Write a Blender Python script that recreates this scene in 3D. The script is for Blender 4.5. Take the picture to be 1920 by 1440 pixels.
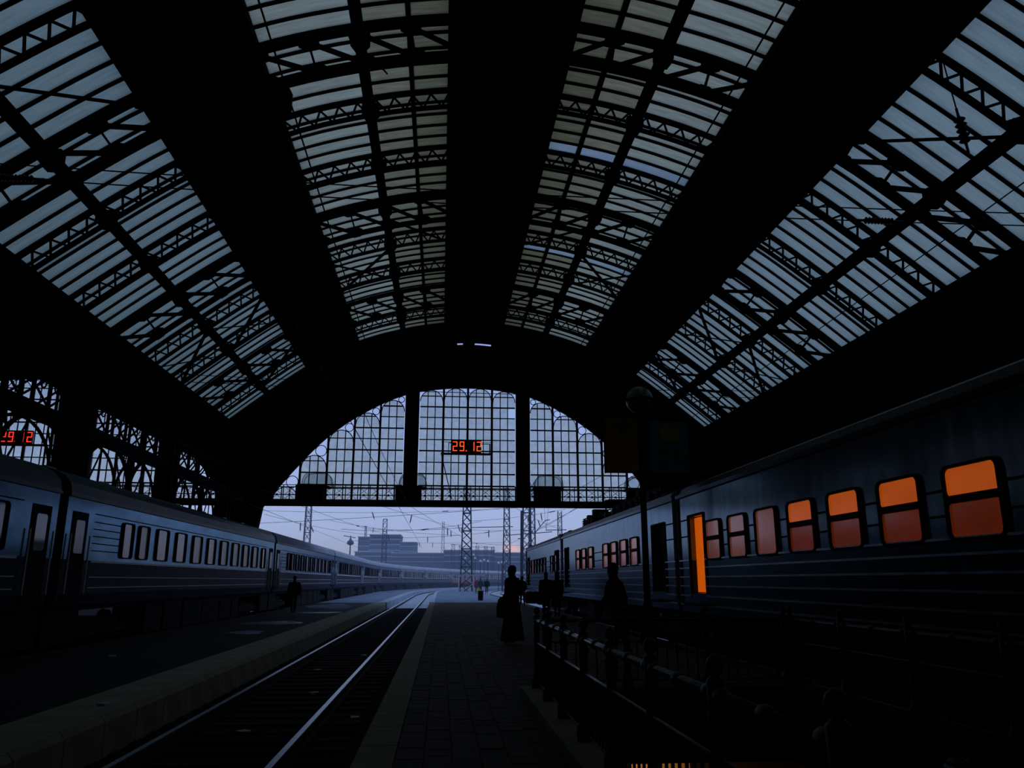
import bpy, bmesh, math, random
from mathutils import Vector, Matrix
random.seed(7)
R_ = math.radians
for o in list(bpy.data.objects): bpy.data.objects.remove(o)
SC = bpy.context.scene
COL = SC.collection
PI = math.pi

# ------------------------------------------------------------------ camera
FPX, CAMH, VPX, VPY = 1480.0, 1.5, 826.0, 1089.0
cam_d = bpy.data.cameras.new('camera'); cam = bpy.data.objects.new('camera', cam_d); COL.objects.link(cam)
cam_d.sensor_fit = 'HORIZONTAL'; cam_d.sensor_width = 36.0; cam_d.lens = 36.0*FPX/1920.0
cam_d.clip_start = 0.1; cam_d.clip_end = 3000
_d = Vector((VPX-960, VPY-720, FPX)).normalized()                 # world +Y seen by the camera (x right, y down, z forward)
_p = math.atan2(_d.y, _d.z); _up = Vector((0, -math.cos(_p), math.sin(_p))); _x = _d.cross(_up)
_Rw = Matrix((_x, _d, _up))                                       # rows: world axes in camera coordinates
_cr = _Rw @ Vector((1, 0, 0)); _cu = _Rw @ Vector((0, -1, 0)); _cb = _Rw @ Vector((0, 0, -1))
cam.matrix_world = Matrix(((_cr.x, _cu.x, _cb.x, 0), (_cr.y, _cu.y, _cb.y, 0), (_cr.z, _cu.z, _cb.z, CAMH), (0, 0, 0, 1)))
SC.camera = cam

# ------------------------------------------------------------------ world: overcast winter dusk
W = bpy.data.worlds.new('dusk'); SC.world = W; W.use_nodes = True
nt = W.node_tree; nt.nodes.clear()
def N(t, **k):
    n = nt.nodes.new(t)
    for a, b in k.items(): setattr(n, a, b)
    return n
tc = N('ShaderNodeTexCoord'); sx = N('ShaderNodeSeparateXYZ'); nt.links.new(tc.outputs['Generated'], sx.inputs[0])
rp = N('ShaderNodeValToRGB'); nt.links.new(sx.outputs['Z'], rp.inputs[0])
cr = rp.color_ramp
cr.elements[0].position = 0.0; cr.elements[0].color = (.420, .460, .720, 1)
cr.elements[1].position = 0.9; cr.elements[1].color = (.240, .320, .500, 1)
e = cr.elements.new(.06); e.color = (.385, .490, .830, 1)
e = cr.elements.new(.22); e.color = (.292, .392, .730, 1)
e = cr.elements.new(.5); e.color = (.265, .350, .600, 1)
nz = N('ShaderNodeTexNoise'); nz.inputs['Scale'].default_value = 3.0; nz.inputs['Detail'].default_value = 4
nt.links.new(tc.outputs['Generated'], nz.inputs['Vector'])
mr = N('ShaderNodeMapRange'); mr.inputs['To Min'].default_value = .9; mr.inputs['To Max'].default_value = 1.1
nt.links.new(nz.outputs['Fac'], mr.inputs['Value'])
# the low band of sunset on the horizon
dt = N('ShaderNodeVectorMath', operation='DOT_PRODUCT'); nt.links.new(tc.outputs['Generated'], dt.inputs[0])
_az, _el = R_(5.0), R_(1.75)
dt.inputs[1].default_value = (math.sin(_az)*math.cos(_el), math.cos(_az)*math.cos(_el), math.sin(_el))
gl = N('ShaderNodeMapRange'); gl.inputs['From Min'].default_value = math.cos(R_(1.05)); gl.inputs['From Max'].default_value = 1.0
gl.interpolation_type = 'SMOOTHSTEP'; nt.links.new(dt.outputs['Value'], gl.inputs['Value'])
mx = N('ShaderNodeMix', data_type='RGBA'); nt.links.new(gl.outputs[0], mx.inputs['Factor'])
nt.links.new(rp.outputs[0], mx.inputs['A']); mx.inputs['B'].default_value = (.86, .60, .66, 1)
bg = N('ShaderNodeBackground'); nt.links.new(mx.outputs['Result'], bg.inputs['Color']); nt.links.new(mr.outputs[0], bg.inputs['Strength'])
wo = N('ShaderNodeOutputWorld'); nt.links.new(bg.outputs[0], wo.inputs['Surface'])

SC.view_settings.view_transform = 'Standard'; SC.view_settings.look = 'None'
SC.view_settings.exposure = 0.0; SC.view_settings.gamma = 1.0; SC.view_settings.use_curve_mapping = False
SC.cycles.max_bounces = 8; SC.cycles.transparent_max_bounces = 12
SC.cycles.use_denoising = True

# ------------------------------------------------------------------ materials
M = {}
def mat(name, col, rough=.7, metal=0.0, var=.25, scale=6.0, bump=0.0, spec=.3, coat=0.0, streak=None, emis=None, estr=0.0, tint=None):
    m = bpy.data.materials.new(name); m.use_nodes = True; t = m.node_tree; b = t.nodes['Principled BSDF']
    b.inputs['Roughness'].default_value = rough; b.inputs['Metallic'].default_value = metal
    b.inputs['Specular IOR Level'].default_value = spec; b.inputs['Coat Weight'].default_value = coat
    if tint: b.inputs['Specular Tint'].default_value = tuple(tint)+(1,)
    c = t.nodes.new('ShaderNodeTexCoord'); n = t.nodes.new('ShaderNodeTexNoise'); n.inputs['Scale'].default_value = scale; n.inputs['Detail'].default_value = 5
    if streak:
        mp = t.nodes.new('ShaderNodeMapping'); mp.inputs['Scale'].default_value = streak
        t.links.new(c.outputs['Object'], mp.inputs['Vector']); t.links.new(mp.outputs[0], n.inputs['Vector'])
    else: t.links.new(c.outputs['Object'], n.inputs['Vector'])
    r = t.nodes.new('ShaderNodeValToRGB')
    r.color_ramp.elements[0].position = .25; r.color_ramp.elements[1].position = .75
    r.color_ramp.elements[0].color = tuple(x*(1-var) for x in col)+(1,); r.color_ramp.elements[1].color = tuple(min(1, x*(1+var)) for x in col)+(1,)
    t.links.new(n.outputs['Fac'], r.inputs[0]); t.links.new(r.outputs[0], b.inputs['Base Color'])
    if bump:
        bp = t.nodes.new('ShaderNodeBump'); bp.inputs['Strength'].default_value = bump; bp.inputs['Distance'].default_value = .02
        n2 = t.nodes.new('ShaderNodeTexNoise'); n2.inputs['Scale'].default_value = scale*6; t.links.new(c.outputs['Object'], n2.inputs['Vector'])
        t.links.new(n2.outputs['Fac'], bp.inputs['Height']); t.links.new(bp.outputs[0], b.inputs['Normal'])
    if emis:
        mm = t.nodes.new('ShaderNodeMix'); mm.data_type = 'RGBA'; mm.inputs['A'].default_value = tuple(x*.72 for x in emis)+(1,); mm.inputs['B'].default_value = tuple(emis)+(1,)
        t.links.new(n.outputs['Fac'], mm.inputs['Factor']); t.links.new(mm.outputs['Result'], b.inputs['Emission Color']); b.inputs['Emission Strength'].default_value = estr
    M[name] = m; return m
def glass(name, tint, transp, scale=2.0, streak=None, var=.12):
    """grimy glass: part clear, part scattering the daylight through it"""
    m = bpy.data.materials.new(name); m.use_nodes = True; t = m.node_tree; t.nodes.clear()
    o = t.nodes.new('ShaderNodeOutputMaterial'); tr = t.nodes.new('ShaderNodeBsdfTransparent'); tl = t.nodes.new('ShaderNodeBsdfTranslucent')
    mx = t.nodes.new('ShaderNodeMixShader'); c = t.nodes.new('ShaderNodeTexCoord'); n = t.nodes.new('ShaderNodeTexNoise'); n.inputs['Scale'].default_value = scale; n.inputs['Detail'].default_value = 4
    oi = t.nodes.new('ShaderNodeObjectInfo')
    mp = t.nodes.new('ShaderNodeMapping'); mp.inputs['Scale'].default_value = streak or (1, 1, 1)
    ad = t.nodes.new('ShaderNodeVectorMath'); t.links.new(c.outputs['Object'], ad.inputs[0]); t.links.new(oi.outputs['Location'], ad.inputs[1])
    t.links.new(ad.outputs[0], mp.inputs['Vector']); t.links.new(mp.outputs[0], n.inputs['Vector'])
    r = t.nodes.new('ShaderNodeValToRGB'); r.color_ramp.elements[0].position = .3; r.color_ramp.elements[1].position = .7
    r.color_ramp.elements[0].color = tuple(x*(1-var) for x in tint)+(1,); r.color_ramp.elements[1].color = tuple(min(1, x*(1+var)) for x in tint)+(1,)
    t.links.new(n.outputs['Fac'], r.inputs[0])
    hs = t.nodes.new('ShaderNodeHueSaturation'); t.links.new(r.outputs[0], hs.inputs['Color'])
    m1 = t.nodes.new('ShaderNodeMapRange'); m1.inputs['To Min'].default_value = .93; m1.inputs['To Max'].default_value = 1.07
    t.links.new(oi.outputs['Random'], m1.inputs['Value']); t.links.new(m1.outputs[0], hs.inputs['Value'])
    t.links.new(hs.outputs[0], tr.inputs['Color']); t.links.new(hs.outputs[0], tl.inputs['Color'])
    mx.inputs[0].default_value = transp; t.links.new(tl.outputs[0], mx.inputs[1]); t.links.new(tr.outputs[0], mx.inputs[2]); t.links.new(mx.outputs[0], o.inputs['Surface'])
    M[name] = m; return m
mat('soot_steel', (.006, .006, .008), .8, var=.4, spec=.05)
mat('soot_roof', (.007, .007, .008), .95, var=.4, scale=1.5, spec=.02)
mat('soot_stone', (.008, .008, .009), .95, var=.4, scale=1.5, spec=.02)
glass('roof_glass', (.335, .405, .340), .05, scale=1.2, streak=(1, 8, 1))
glass('roof_glass_inner', (.40, .405, .285), .05, scale=1.2, streak=(1, 8, 1), var=.16)
glass('roof_glass_grimy', (.26, .235, .135), .05, scale=1.2, streak=(1, 8, 1), var=.2)
glass('roof_glass_crown', (.185, .165, .085), .05, scale=1.2, streak=(1, 8, 1), var=.2)
glass('roof_glass_clean', (.36, .42, .42), .05, scale=1.2, streak=(1, 8, 1), var=.1)
glass('gable_glass', (.76, .785, .69), .74, scale=2.5)
glass('smoked_glass', (.52, .58, .57), .8)
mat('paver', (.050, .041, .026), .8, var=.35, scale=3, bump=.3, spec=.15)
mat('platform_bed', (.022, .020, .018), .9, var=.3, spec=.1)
mat('kerb_stone', (.26, .235, .15), .85, var=.25, scale=3, bump=.3, spec=.2)
mat('kerb_concrete', (.34, .35, .26), .85, var=.25, scale=2, bump=.3, spec=.15)
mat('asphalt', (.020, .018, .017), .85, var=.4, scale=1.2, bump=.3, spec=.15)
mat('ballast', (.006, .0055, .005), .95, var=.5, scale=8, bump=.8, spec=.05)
mat('sleeper', (.008, .007, .006), .9, var=.4, spec=.1)
mat('rail_side', (.03, .022, .018), .7, var=.3, spec=.2)
mat('rail_top', (.62, .64, .66), .28, 1.0, var=.1)
mat('snow', (.44, .52, .66), .9, var=.14, scale=.35, bump=.15, spec=.1)
mat('trodden_snow', (.20, .27, .38), .9, var=.3, scale=.5, bump=.3, spec=.1)
mat('ice', (.20, .22, .26), .18, var=.4, scale=4, spec=.6)
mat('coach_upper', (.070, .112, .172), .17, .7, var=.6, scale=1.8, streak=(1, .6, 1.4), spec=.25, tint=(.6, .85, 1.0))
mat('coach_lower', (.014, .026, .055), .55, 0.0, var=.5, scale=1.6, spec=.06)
mat('coach_dark', (.010, .011, .014), .8, var=.3, spec=.1)
mat('coach_stripe', (.75, .80, .92), .45, var=.25, scale=3, spec=.4)
mat('coach_roof', (.03, .05, .07), .42, var=.35, scale=1.5, spec=.22)
mat('coach_red', (.30, .035, .05), .5, var=.2)
mat('roof_snow', (.42, .48, .58), .9, var=.15, scale=1.0)
mat('coach_glass', (.055, .045, .055), .06, var=.5, scale=1.4, spec=.6)
mat('curtain_pale', (.36, .30, .31), .22, var=.35, scale=2.5, streak=(1, 4, .7), spec=.6)
mat('curtain_rose', (.42, .20, .20), .22, var=.35, scale=2.5, streak=(1, 4, .7), spec=.6)
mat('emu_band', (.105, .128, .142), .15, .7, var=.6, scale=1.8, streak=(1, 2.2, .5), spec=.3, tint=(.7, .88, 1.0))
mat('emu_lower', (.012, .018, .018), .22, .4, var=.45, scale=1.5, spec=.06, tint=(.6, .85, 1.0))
mat('emu_roof', (.045, .048, .065), .36, var=.5, scale=1.5, streak=(1, 2.5, 1), spec=.32)
mat('emu_rib', (.28, .30, .31), .22, .75, var=.5, scale=4, spec=.4)
mat('rubber', (.004, .004, .005), .7, spec=.1)
mat('lit_upper', (.05, .02, .01), .15, var=.4, scale=1.3, streak=(1, 1, 5), spec=.4, emis=(1.0, .155, .008), estr=.35)
mat('lit_lower', (.05, .025, .015), .12, var=.5, scale=1.1, spec=.5, emis=(1.0, .12, .015), estr=.065)
mat('lit_door', (.05, .02, .01), .5, var=.3, scale=1.2, emis=(1.0, .15, .004), estr=.55)
mat('lit_dim', (.12, .06, .05), .14, var=.5, scale=1.1, spec=.6, emis=(1.0, .26, .15), estr=.085)
mat('clock_case', (.006, .004, .004), .5)
mat('clock_digit', (.3, .03, .01), .5, emis=(1.0, .075, .012), estr=1.7)
mat('clock_digit_red', (.3, .02, .01), .5, emis=(1.0, .03, .012), estr=1.6)
mat('lamp_globe', (.13, .12, .10), .3, var=.15, spec=.4)
mat('lamp_globe_snow', (.75, .77, .85), .6)
mat('sign_ochre', (.20, .15, .045), .7, var=.4, scale=5)
mat('sign_print', (.05, .025, .015), .7)
mat('sign_teal', (.05, .18, .21), .7, var=.2, scale=5)
mat('sign_yellow', (.34, .25, .04), .7, var=.2)
mat('railing_paint', (.014, .019, .019), .5, var=.3, scale=5, spec=.22)
mat('railing_worn', (.23, .25, .27), .3, .6, var=.45, scale=9, spec=.5)
mat('coat_black', (.004, .004, .005), .95, spec=.05)
mat('coat_navy', (.006, .007, .011), .9, spec=.05)
mat('coat_maroon', (.022, .008, .008), .9, spec=.05)
mat('coat_red', (.25, .03, .06), .9)
mat('coat_green', (.02, .045, .035), .9)
mat('skin', (.05, .032, .026), .7)
mat('hat_white', (.65, .65, .7), .9)
mat('bag_black', (.006, .006, .007), .7)
mat('bag_lime', (.42, .55, .03), .8)
mat('knit_navy', (.010, .014, .022), .95, bump=.5)
mat('knit_pale', (.30, .42, .46), .95, bump=.5)
mat('knit_green', (.10, .18, .10), .95, bump=.5)
mat('mast_steel', (.010, .013, .022), .7, var=.3)
mat('fence_pale', (.42, .40, .42), .8)
mat('insulator', (.012, .010, .010), .4)
mat('wire', (.010, .010, .012), .7)
mat('far_wall', (.11, .14, .20), .9, var=.2, scale=.2)
mat('far_wall_dark', (.06, .08, .12), .9, var=.2, scale=.2)
mat('far_glass', (.06, .08, .12), .2)
mat('underpass_tile', (.42, .34, .22), .6, var=.2, scale=4)
mat('underpass_lamp', (.8, .5, .2), .5, emis=(1.0, .42, .10), estr=60.0)
mat('bin_black', (.006, .006, .007), .6)

# ------------------------------------------------------------------ mesh helpers
KIDS = {}
class MB:
    def __init__(s): s.v = []; s.f = []; s.mi = []; s.cur = 0
    def add(s, vs, fs):
        b = len(s.v); s.v += [tuple(p) for p in vs]
        for f in fs: s.f.append(tuple(i+b for i in f)); s.mi.append(s.cur)
        return s
    def box(s, x0, x1, y0, y1, z0, z1):
        return s.add([(x0, y0, z0), (x1, y0, z0), (x1, y1, z0), (x0, y1, z0), (x0, y0, z1), (x1, y0, z1), (x1, y1, z1), (x0, y1, z1)],
                     [(0, 3, 2, 1), (4, 5, 6, 7), (0, 1, 5, 4), (1, 2, 6, 5), (2, 3, 7, 6), (3, 0, 4, 7)])
    def bar(s, p, q, w, h=None, up=(0, 0, 1)):
        p, q = Vector(p), Vector(q); h = h or w; d = (q-p).normalized(); u = Vector(up)
        if abs(d.dot(u)) > .98: u = Vector((1, 0, 0)) if abs(d.x) < .9 else Vector((0, 1, 0))
        a = d.cross(u).normalized(); b = a.cross(d).normalized()
        vs = []
        for c in (p, q):
            for sa, sb in ((-1, -1), (1, -1), (1, 1), (-1, 1)): vs.append(c+a*sa*w/2+b*sb*h/2)
        return s.add(vs, [(0, 1, 2, 3), (7, 6, 5, 4), (0, 4, 5, 1), (1, 5, 6, 2), (2, 6, 7, 3), (3, 7, 4, 0)])
    def tube(s, pts, r, n=6, cap=True):
        pts = [Vector(p) for p in pts]; rr = r if isinstance(r, (list, tuple)) else [r]*len(pts)
        t0 = (pts[1]-pts[0]).normalized(); u = Vector((0, 0, 1)) if abs(t0.z) < .9 else Vector((1, 0, 0)); vs = []; fs = []
        for i, p in enumerate(pts):
            t = (pts[min(i+1, len(pts)-1)]-pts[max(i-1, 0)]).normalized(); a = t.cross(u).normalized(); b = a.cross(t).normalized(); u = b
            for k in range(n):
                g = 2*PI*k/n; vs.append(p+(a*math.cos(g)+b*math.sin(g))*rr[i])
        for i in range(len(pts)-1):
            for k in range(n): fs.append((i*n+k, i*n+(k+1) % n, (i+1)*n+(k+1) % n, (i+1)*n+k))
        if cap: fs += [tuple(range(n))[::-1], tuple(range((len(pts)-1)*n, len(pts)*n))]
        return s.add(vs, fs)
    def lathe(s, prof, c=(0, 0, 0), n=12, axis='z'):
        vs = []; fs = []; m = len(prof)
        for r, z in prof:
            for k in range(n):
                g = 2*PI*k/n; a, b = r*math.cos(g), r*math.sin(g)
                p = (a, b, z) if axis == 'z' else ((z, a, b) if axis == 'x' else (a, z, b))
                vs.append((c[0]+p[0], c[1]+p[1], c[2]+p[2]))
        for i in range(m-1):
            for k in range(n): fs.append((i*n+k, i*n+(k+1) % n, (i+1)*n+(k+1) % n, (i+1)*n+k))
        fs += [tuple(range(n))[::-1], tuple(range((m-1)*n, m*n))]
        return s.add(vs, fs)
    def prism(s, poly, a, b, axis='y'):
        """polygon in the plane across `axis`, extruded from a to b.  y: poly (x,z)   x: poly (y,z)   z: poly (x,y)"""
        def P(u, v, w): return {'y': (u, w, v), 'x': (w, u, v), 'z': (u, v, w)}[axis]
        n = len(poly); vs = [P(u, v, a) for u, v in poly]+[P(u, v, b) for u, v in poly]
        fs = [tuple(range(n)), tuple(range(n, 2*n))[::-1]]+[(i, n+i, n+(i+1) % n, (i+1) % n) for i in range(n)]
        return s.add(vs, fs)
    def strip(s, A, B):
        n = len(A); return s.add(list(A)+list(B), [(i, i+1, n+i+1, n+i) for i in range(n-1)])
    def mesh(s, name, mats, smooth=False):
        me = bpy.data.meshes.new(name); me.from_pydata(s.v, [], s.f)
        for m in (mats if isinstance(mats, (list, tuple)) else [mats]): me.materials.append(M[m])
        if any(s.mi): me.polygons.foreach_set('material_index', s.mi)
        bm = bmesh.new(); bm.from_mesh(me); bmesh.ops.recalc_face_normals(bm, faces=bm.faces); bm.to_mesh(me); bm.free()
        if smooth: me.polygons.foreach_set('use_smooth', [True]*len(me.polygons))
        return me
    def build(s, name, mats, parent=None, smooth=False, loc=None):
        return link(name, s.mesh(name, mats, smooth), parent, loc)
def link(name, me, parent=None, loc=None, rz=0.0):
    o = bpy.data.objects.new(name, me); COL.objects.link(o)
    if parent: o.parent = parent; KIDS.setdefault(parent.name, []).append(o)
    if loc: o.location = loc
    if rz: o.rotation_euler[2] = rz
    return o
def tag(o, label, cat, group=None, kind=None):
    o['label'] = label; o['category'] = cat
    if group: o['group'] = group
    if kind: o['kind'] = kind
    return o
def empty(name, loc=(0, 0, 0), rz=0.0):
    o = bpy.data.objects.new(name, None); COL.objects.link(o); o.location = loc; o.rotation_euler[2] = rz; o.empty_display_size = .3; return o
def copy_tree(o, parent=None):
    c = o.copy(); COL.objects.link(c)
    if parent: c.parent = parent; KIDS.setdefault(parent.name, []).append(c)
    for ch in list(KIDS.get(o.name, [])): copy_tree(ch, c)
    return c

# ------------------------------------------------------------------ the vault: profile across the nave
CX0 = 1.8; HALF = 15.65; YEND = 58.0; Y0S, YSK = 9.15, 48.3; PB = 3.55
_px = [0, 1.9, 4.5, 7.4, 10.2, 12.6, 14.9, HALF]; _pz = [17.62, 17.48, 17.0, 16.05, 14.5, 12.72, 10.85, 10.2]
def _slopes(xs, ys):
    n = len(xs); d = [(ys[i+1]-ys[i])/(xs[i+1]-xs[i]) for i in range(n-1)]; m = [0.0]*n
    for i in range(1, n-1): m[i] = (d[i-1]+d[i])/2
    m[-1] = d[-1]; return m
_pm = _slopes(_px, _pz)
def prof(x):
    x = min(abs(x), HALF)
    for i in range(len(_px)-1):
        if x <= _px[i+1]:
            h = _px[i+1]-_px[i]; t = (x-_px[i])/h
            return (2*t**3-3*t*t+1)*_pz[i]+(t**3-2*t*t+t)*h*_pm[i]+(-2*t**3+3*t*t)*_pz[i+1]+(t**3-t*t)*h*_pm[i+1]
    return _pz[-1]
def pnt(x, off=0.0, cx=CX0):
    """point (X,Z) of the vault at offset x from the nave's axis, `off` metres inward along the normal"""
    e = .02; dz = (prof(abs(x)+e)-prof(max(0, abs(x)-e)))/(abs(x)+e-max(0, abs(x)-e)); s = 1 if x >= 0 else -1
    nx, nz = -dz*s, 1.0; L = math.hypot(nx, nz)
    return (cx+x-off*nx/L, prof(x)-off*nz/L)
def arc(xa, xb, off, n, cx=CX0):
    return [pnt(xa+(xb-xa)*i/n, off, cx) for i in range(n+1)]
def arcband(mb, xa, xb, o0, o1, y0, y1, n, cx=CX0):
    a = arc(xa, xb, o0, n, cx); b = arc(xa, xb, o1, n, cx); vs = []
    for (x, z), (X, Z) in zip(a, b): vs += [(x, y0, z), (x, y1, z), (X, y1, Z), (X, y0, Z)]
    fs = []
    for i in range(n):
        j = 4*i
        for k in range(4): fs.append((j+k, j+(k+1) % 4, j+4+(k+1) % 4, j+4+k))
    fs += [(0, 1, 2, 3), (4*n+3, 4*n+2, 4*n+1, 4*n)]
    return mb.add(vs, fs)

# the opaque parts of the roof
ceiling = tag(empty('ceiling', (CX0, 30, 17.6)), 'soot-black boarded bands of the vaulted roof between the skylights', 'ceiling', kind='structure')
def roof_piece(name, xa, xb, y0, y1, n, cx=CX0, parent=ceiling, th=.35):
    mb = MB(); arcband(mb, xa, xb, -.05-th, -.05, y0, y1, n, cx)
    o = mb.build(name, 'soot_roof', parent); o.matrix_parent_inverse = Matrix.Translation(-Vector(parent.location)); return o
for s in (-1, 1):
    roof_piece('roof_band', s*7.3, s*10.3, Y0S, YSK, 6)
    roof_piece('roof_band', s*14.85, s*HALF, Y0S, YSK, 2)
    roof_piece('roof_band', s*1.84, s*HALF, YSK, YEND+.3, 22)
roof_piece('roof_band', -1.84, 1.84, Y0S, 53.1, 8)
roof_piece('roof_band', -1.84, 1.84, 54.6, YEND+.3, 8)
roof_piece('roof_band', -1.84, -.98, 53.1, 54.6, 3); roof_piece('roof_band', 1.42, 1.84, 53.1, 54.6, 3)
roof_piece('roof_band', -.55, .25, 53.1, 54.6, 3, th=.3)
roof_piece('roof_band', -HALF, HALF, -42, Y0S, 40)  # unseen roof behind the camera, made solid without skylights to keep the shed dark
CXL = CX0-2*HALF
cl2 = tag(empty('ceiling', (CXL, 30, 17.6)), 'dark vaulted roof of the neighbouring nave behind the lattice arcade', 'ceiling', kind='structure')
roof_piece('roof_band', -HALF, HALF, -42, YEND+.3, 40, CXL, cl2)
# ------------------------------------------------------------------ skylights
NS = 55; DY = (YSK-Y0S)/NS
def skylight(name, label, cols, side, gl):
    w = tag(empty(name, (CX0, Y0S, 0)), label, 'skylight', kind='structure')
    xa, xb = cols[0]*side, cols[-1]*side
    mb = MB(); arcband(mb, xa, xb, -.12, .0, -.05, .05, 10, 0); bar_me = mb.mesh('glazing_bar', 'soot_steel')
    for k in range(NS+1): link('glazing_bar', bar_me, w, (0, k*DY, 0))
    for a, b in zip(cols[:-1], cols[1:]):
        mb = MB(); A = [(x, .03, z) for x, z in arc(a*side, b*side, -.06, 5, 0)]; B = [(x, DY-.03, z) for x, z in arc(a*side, b*side, -.06, 5, 0)]
        mb.strip(A, B); g2 = gl if len(cols) == 3 else {1.84: 'roof_glass_crown', 3.07: 'roof_glass_grimy', 4.55: 'roof_glass_inner'}[a]
        me = mb.mesh('pane', g2); clean = mb.mesh('pane', 'roof_glass_clean') if side > 0 and len(cols) > 3 else me
        for k in range(NS): link('pane', clean if k in (24, 37) else me, w, (0, k*DY, 0))
    for c in cols[1:-1]:
        x, z = pnt(c*side, .0, 0)
        if c < 4:                                                # slim purlin; the deep girders are things of their own
            mb = MB(); mb.bar((x, 0, z), (x, YSK-Y0S, z), .14, .2); mb.build('purlin', 'soot_steel', w)
    for c in (cols[0], cols[-1]):
        x, z = pnt(c*side, .02, 0); mb = MB(); mb.bar((x, 0, z), (x, YSK-Y0S, z), .16, .3); mb.build('edge_purlin', 'soot_steel', w)
    c = cols[-1]-.42 if len(cols) > 3 else cols[0]+.06
    x, z = pnt(c*side, .06, 0); mb = MB(); mb.tube([(x, 0, z), (x, YSK-Y0S, z)], .03, 5); mb.build('conduit', 'soot_steel', w)
    return w
skylight('window_1', 'steep skylight of translucent strips low on the vault, above the lattice arcade', [10.3, 12.6, 14.85], -1, 'roof_glass')
skylight('window_2', 'high skylight of translucent strips beside the crown, on the arcade side', [1.84, 3.07, 4.55, 7.3], -1, 'roof_glass_inner')
skylight('window_3', 'high skylight of translucent strips beside the crown, on the solid wall side', [1.84, 3.07, 4.55, 7.3], 1, 'roof_glass_inner')
skylight('window_4', 'steep skylight of translucent strips low on the vault, above the lit suburban train', [10.3, 12.6, 14.85], 1, 'roof_glass')

# ------------------------------------------------------------------ arch trusses, light arch ribs, girders
NODES = [0, 1.5, 3.05, 4.55, 5.95, 7.35, 8.8, 10.3, 11.45, 12.6, 13.75, 14.95]
def main_truss():
    t = empty('arch_truss', (0, 0, 0))
    O0, O1 = .10, 1.25
    mb = MB(); arcband(mb, -15.2, 15.2, O0, O0+.15, -.12, .12, 48, 0); mb.build('upper_chord', 'soot_steel', t)
    mb = MB(); arcband(mb, -15.2, 15.2, O1, O1+.13, -.13, .13, 48, 0); mb.build('lower_chord', 'soot_steel', t)
    gm = MB(); gm.prism([(-.30, -.08), (-.14, -.2), (.14, -.2), (.30, -.08), (.30, .08), (.14, .2), (-.14, .2), (-.30, .08)], -.04, .04); gm = gm.mesh('gusset_plate', 'soot_steel')
    def g(x, off):
        a = pnt(x-.1, off, 0); b = pnt(x+.1, off, 0); p = pnt(x, off, 0); o = link('gusset_plate', gm, t, (p[0], 0, p[1])); o.rotation_euler[1] = -math.atan2(b[1]-a[1], b[0]-a[0])
    for s in (-1, 1):
        for i, x in enumerate(NODES):
            if i == 0 and s < 0: continue
            p, q = pnt(s*x, O0+.15, 0), pnt(s*x, O1+.1, 0); mb = MB()
            for dy in (-.07, .07): mb.bar((p[0], dy, p[1]), (q[0], dy, q[1]), .06, .05, up=(0, 1, 0))
            mb.build('post', 'soot_steel', t); g(s*x, O0+.2); g(s*x, O1)
        for a, b in zip(NODES[:-1], NODES[1:]):
            p, q = pnt(s*a, O1+.05, 0), pnt(s*b, O0+.2, 0); mb = MB(); mb.bar((p[0], 0, p[1]), (q[0], 0, q[1]), .12, .1, up=(0, 1, 0)); mb.build('diagonal', 'soot_steel', t)
    return t
mt = main_truss(); tag(mt, 'deep black arch truss with posts and parallel diagonals spanning the main vault', 'truss', 'deep arch trusses of the main vault')
mt.location = (CX0, 19.8, 0)
for k in (1, 2): copy_tree(mt).location = (CX0, 19.8+3*PB*k, 0)
for k in (0, 1, 2, 3):
    c = copy_tree(mt); c.location = (CXL, 19.8+3*PB*k, 0)
    tag(c, 'black arch truss of the neighbouring nave, glimpsed through the lattice arcade', 'truss', 'arch trusses of the neighbouring nave')
def light_rib():
    t = empty('light_arch_rib'); O0, O1 = .06, .60
    mb = MB(); arcband(mb, -15.2, 15.2, O0, O0+.08, -.05, .05, 40, 0); mb.build('upper_chord', 'soot_steel', t)
    mb = MB(); arcband(mb, -15.2, 15.2, O1, O1+.12, -.06, .06, 40, 0); mb.build('lower_chord', 'soot_steel', t)
    mb = MB(); x = -15.1; k = 0
    while x < 14.8:
        dx = .31/math.sqrt(1+((prof(x+.1)-prof(x-.1))/.2)**2)
        a, b = (O0+.08, O1+.05) if k % 2 else (O1+.05, O0+.08); p, q = pnt(x, a, 0), pnt(x+dx, b, 0)
        mb.bar((p[0], 0, p[1]), (q[0], 0, q[1]), .06, .05, up=(0, 1, 0)); x += dx; k += 1
    o = mb.build('lattice', 'soot_steel', t); o['kind'] = 'stuff'
    return t
lr = light_rib(); tag(lr, 'slim arch rib with a fine zigzag lattice between the deep trusses', 'arch rib', 'slim zigzag arch ribs'); lr.location = (CX0, 19.8+PB, 0)
for k in (-2, -1, 2, 4, 5, 7, 8): copy_tree(lr).location = (CX0, 19.8+PB*k, 0)
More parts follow.
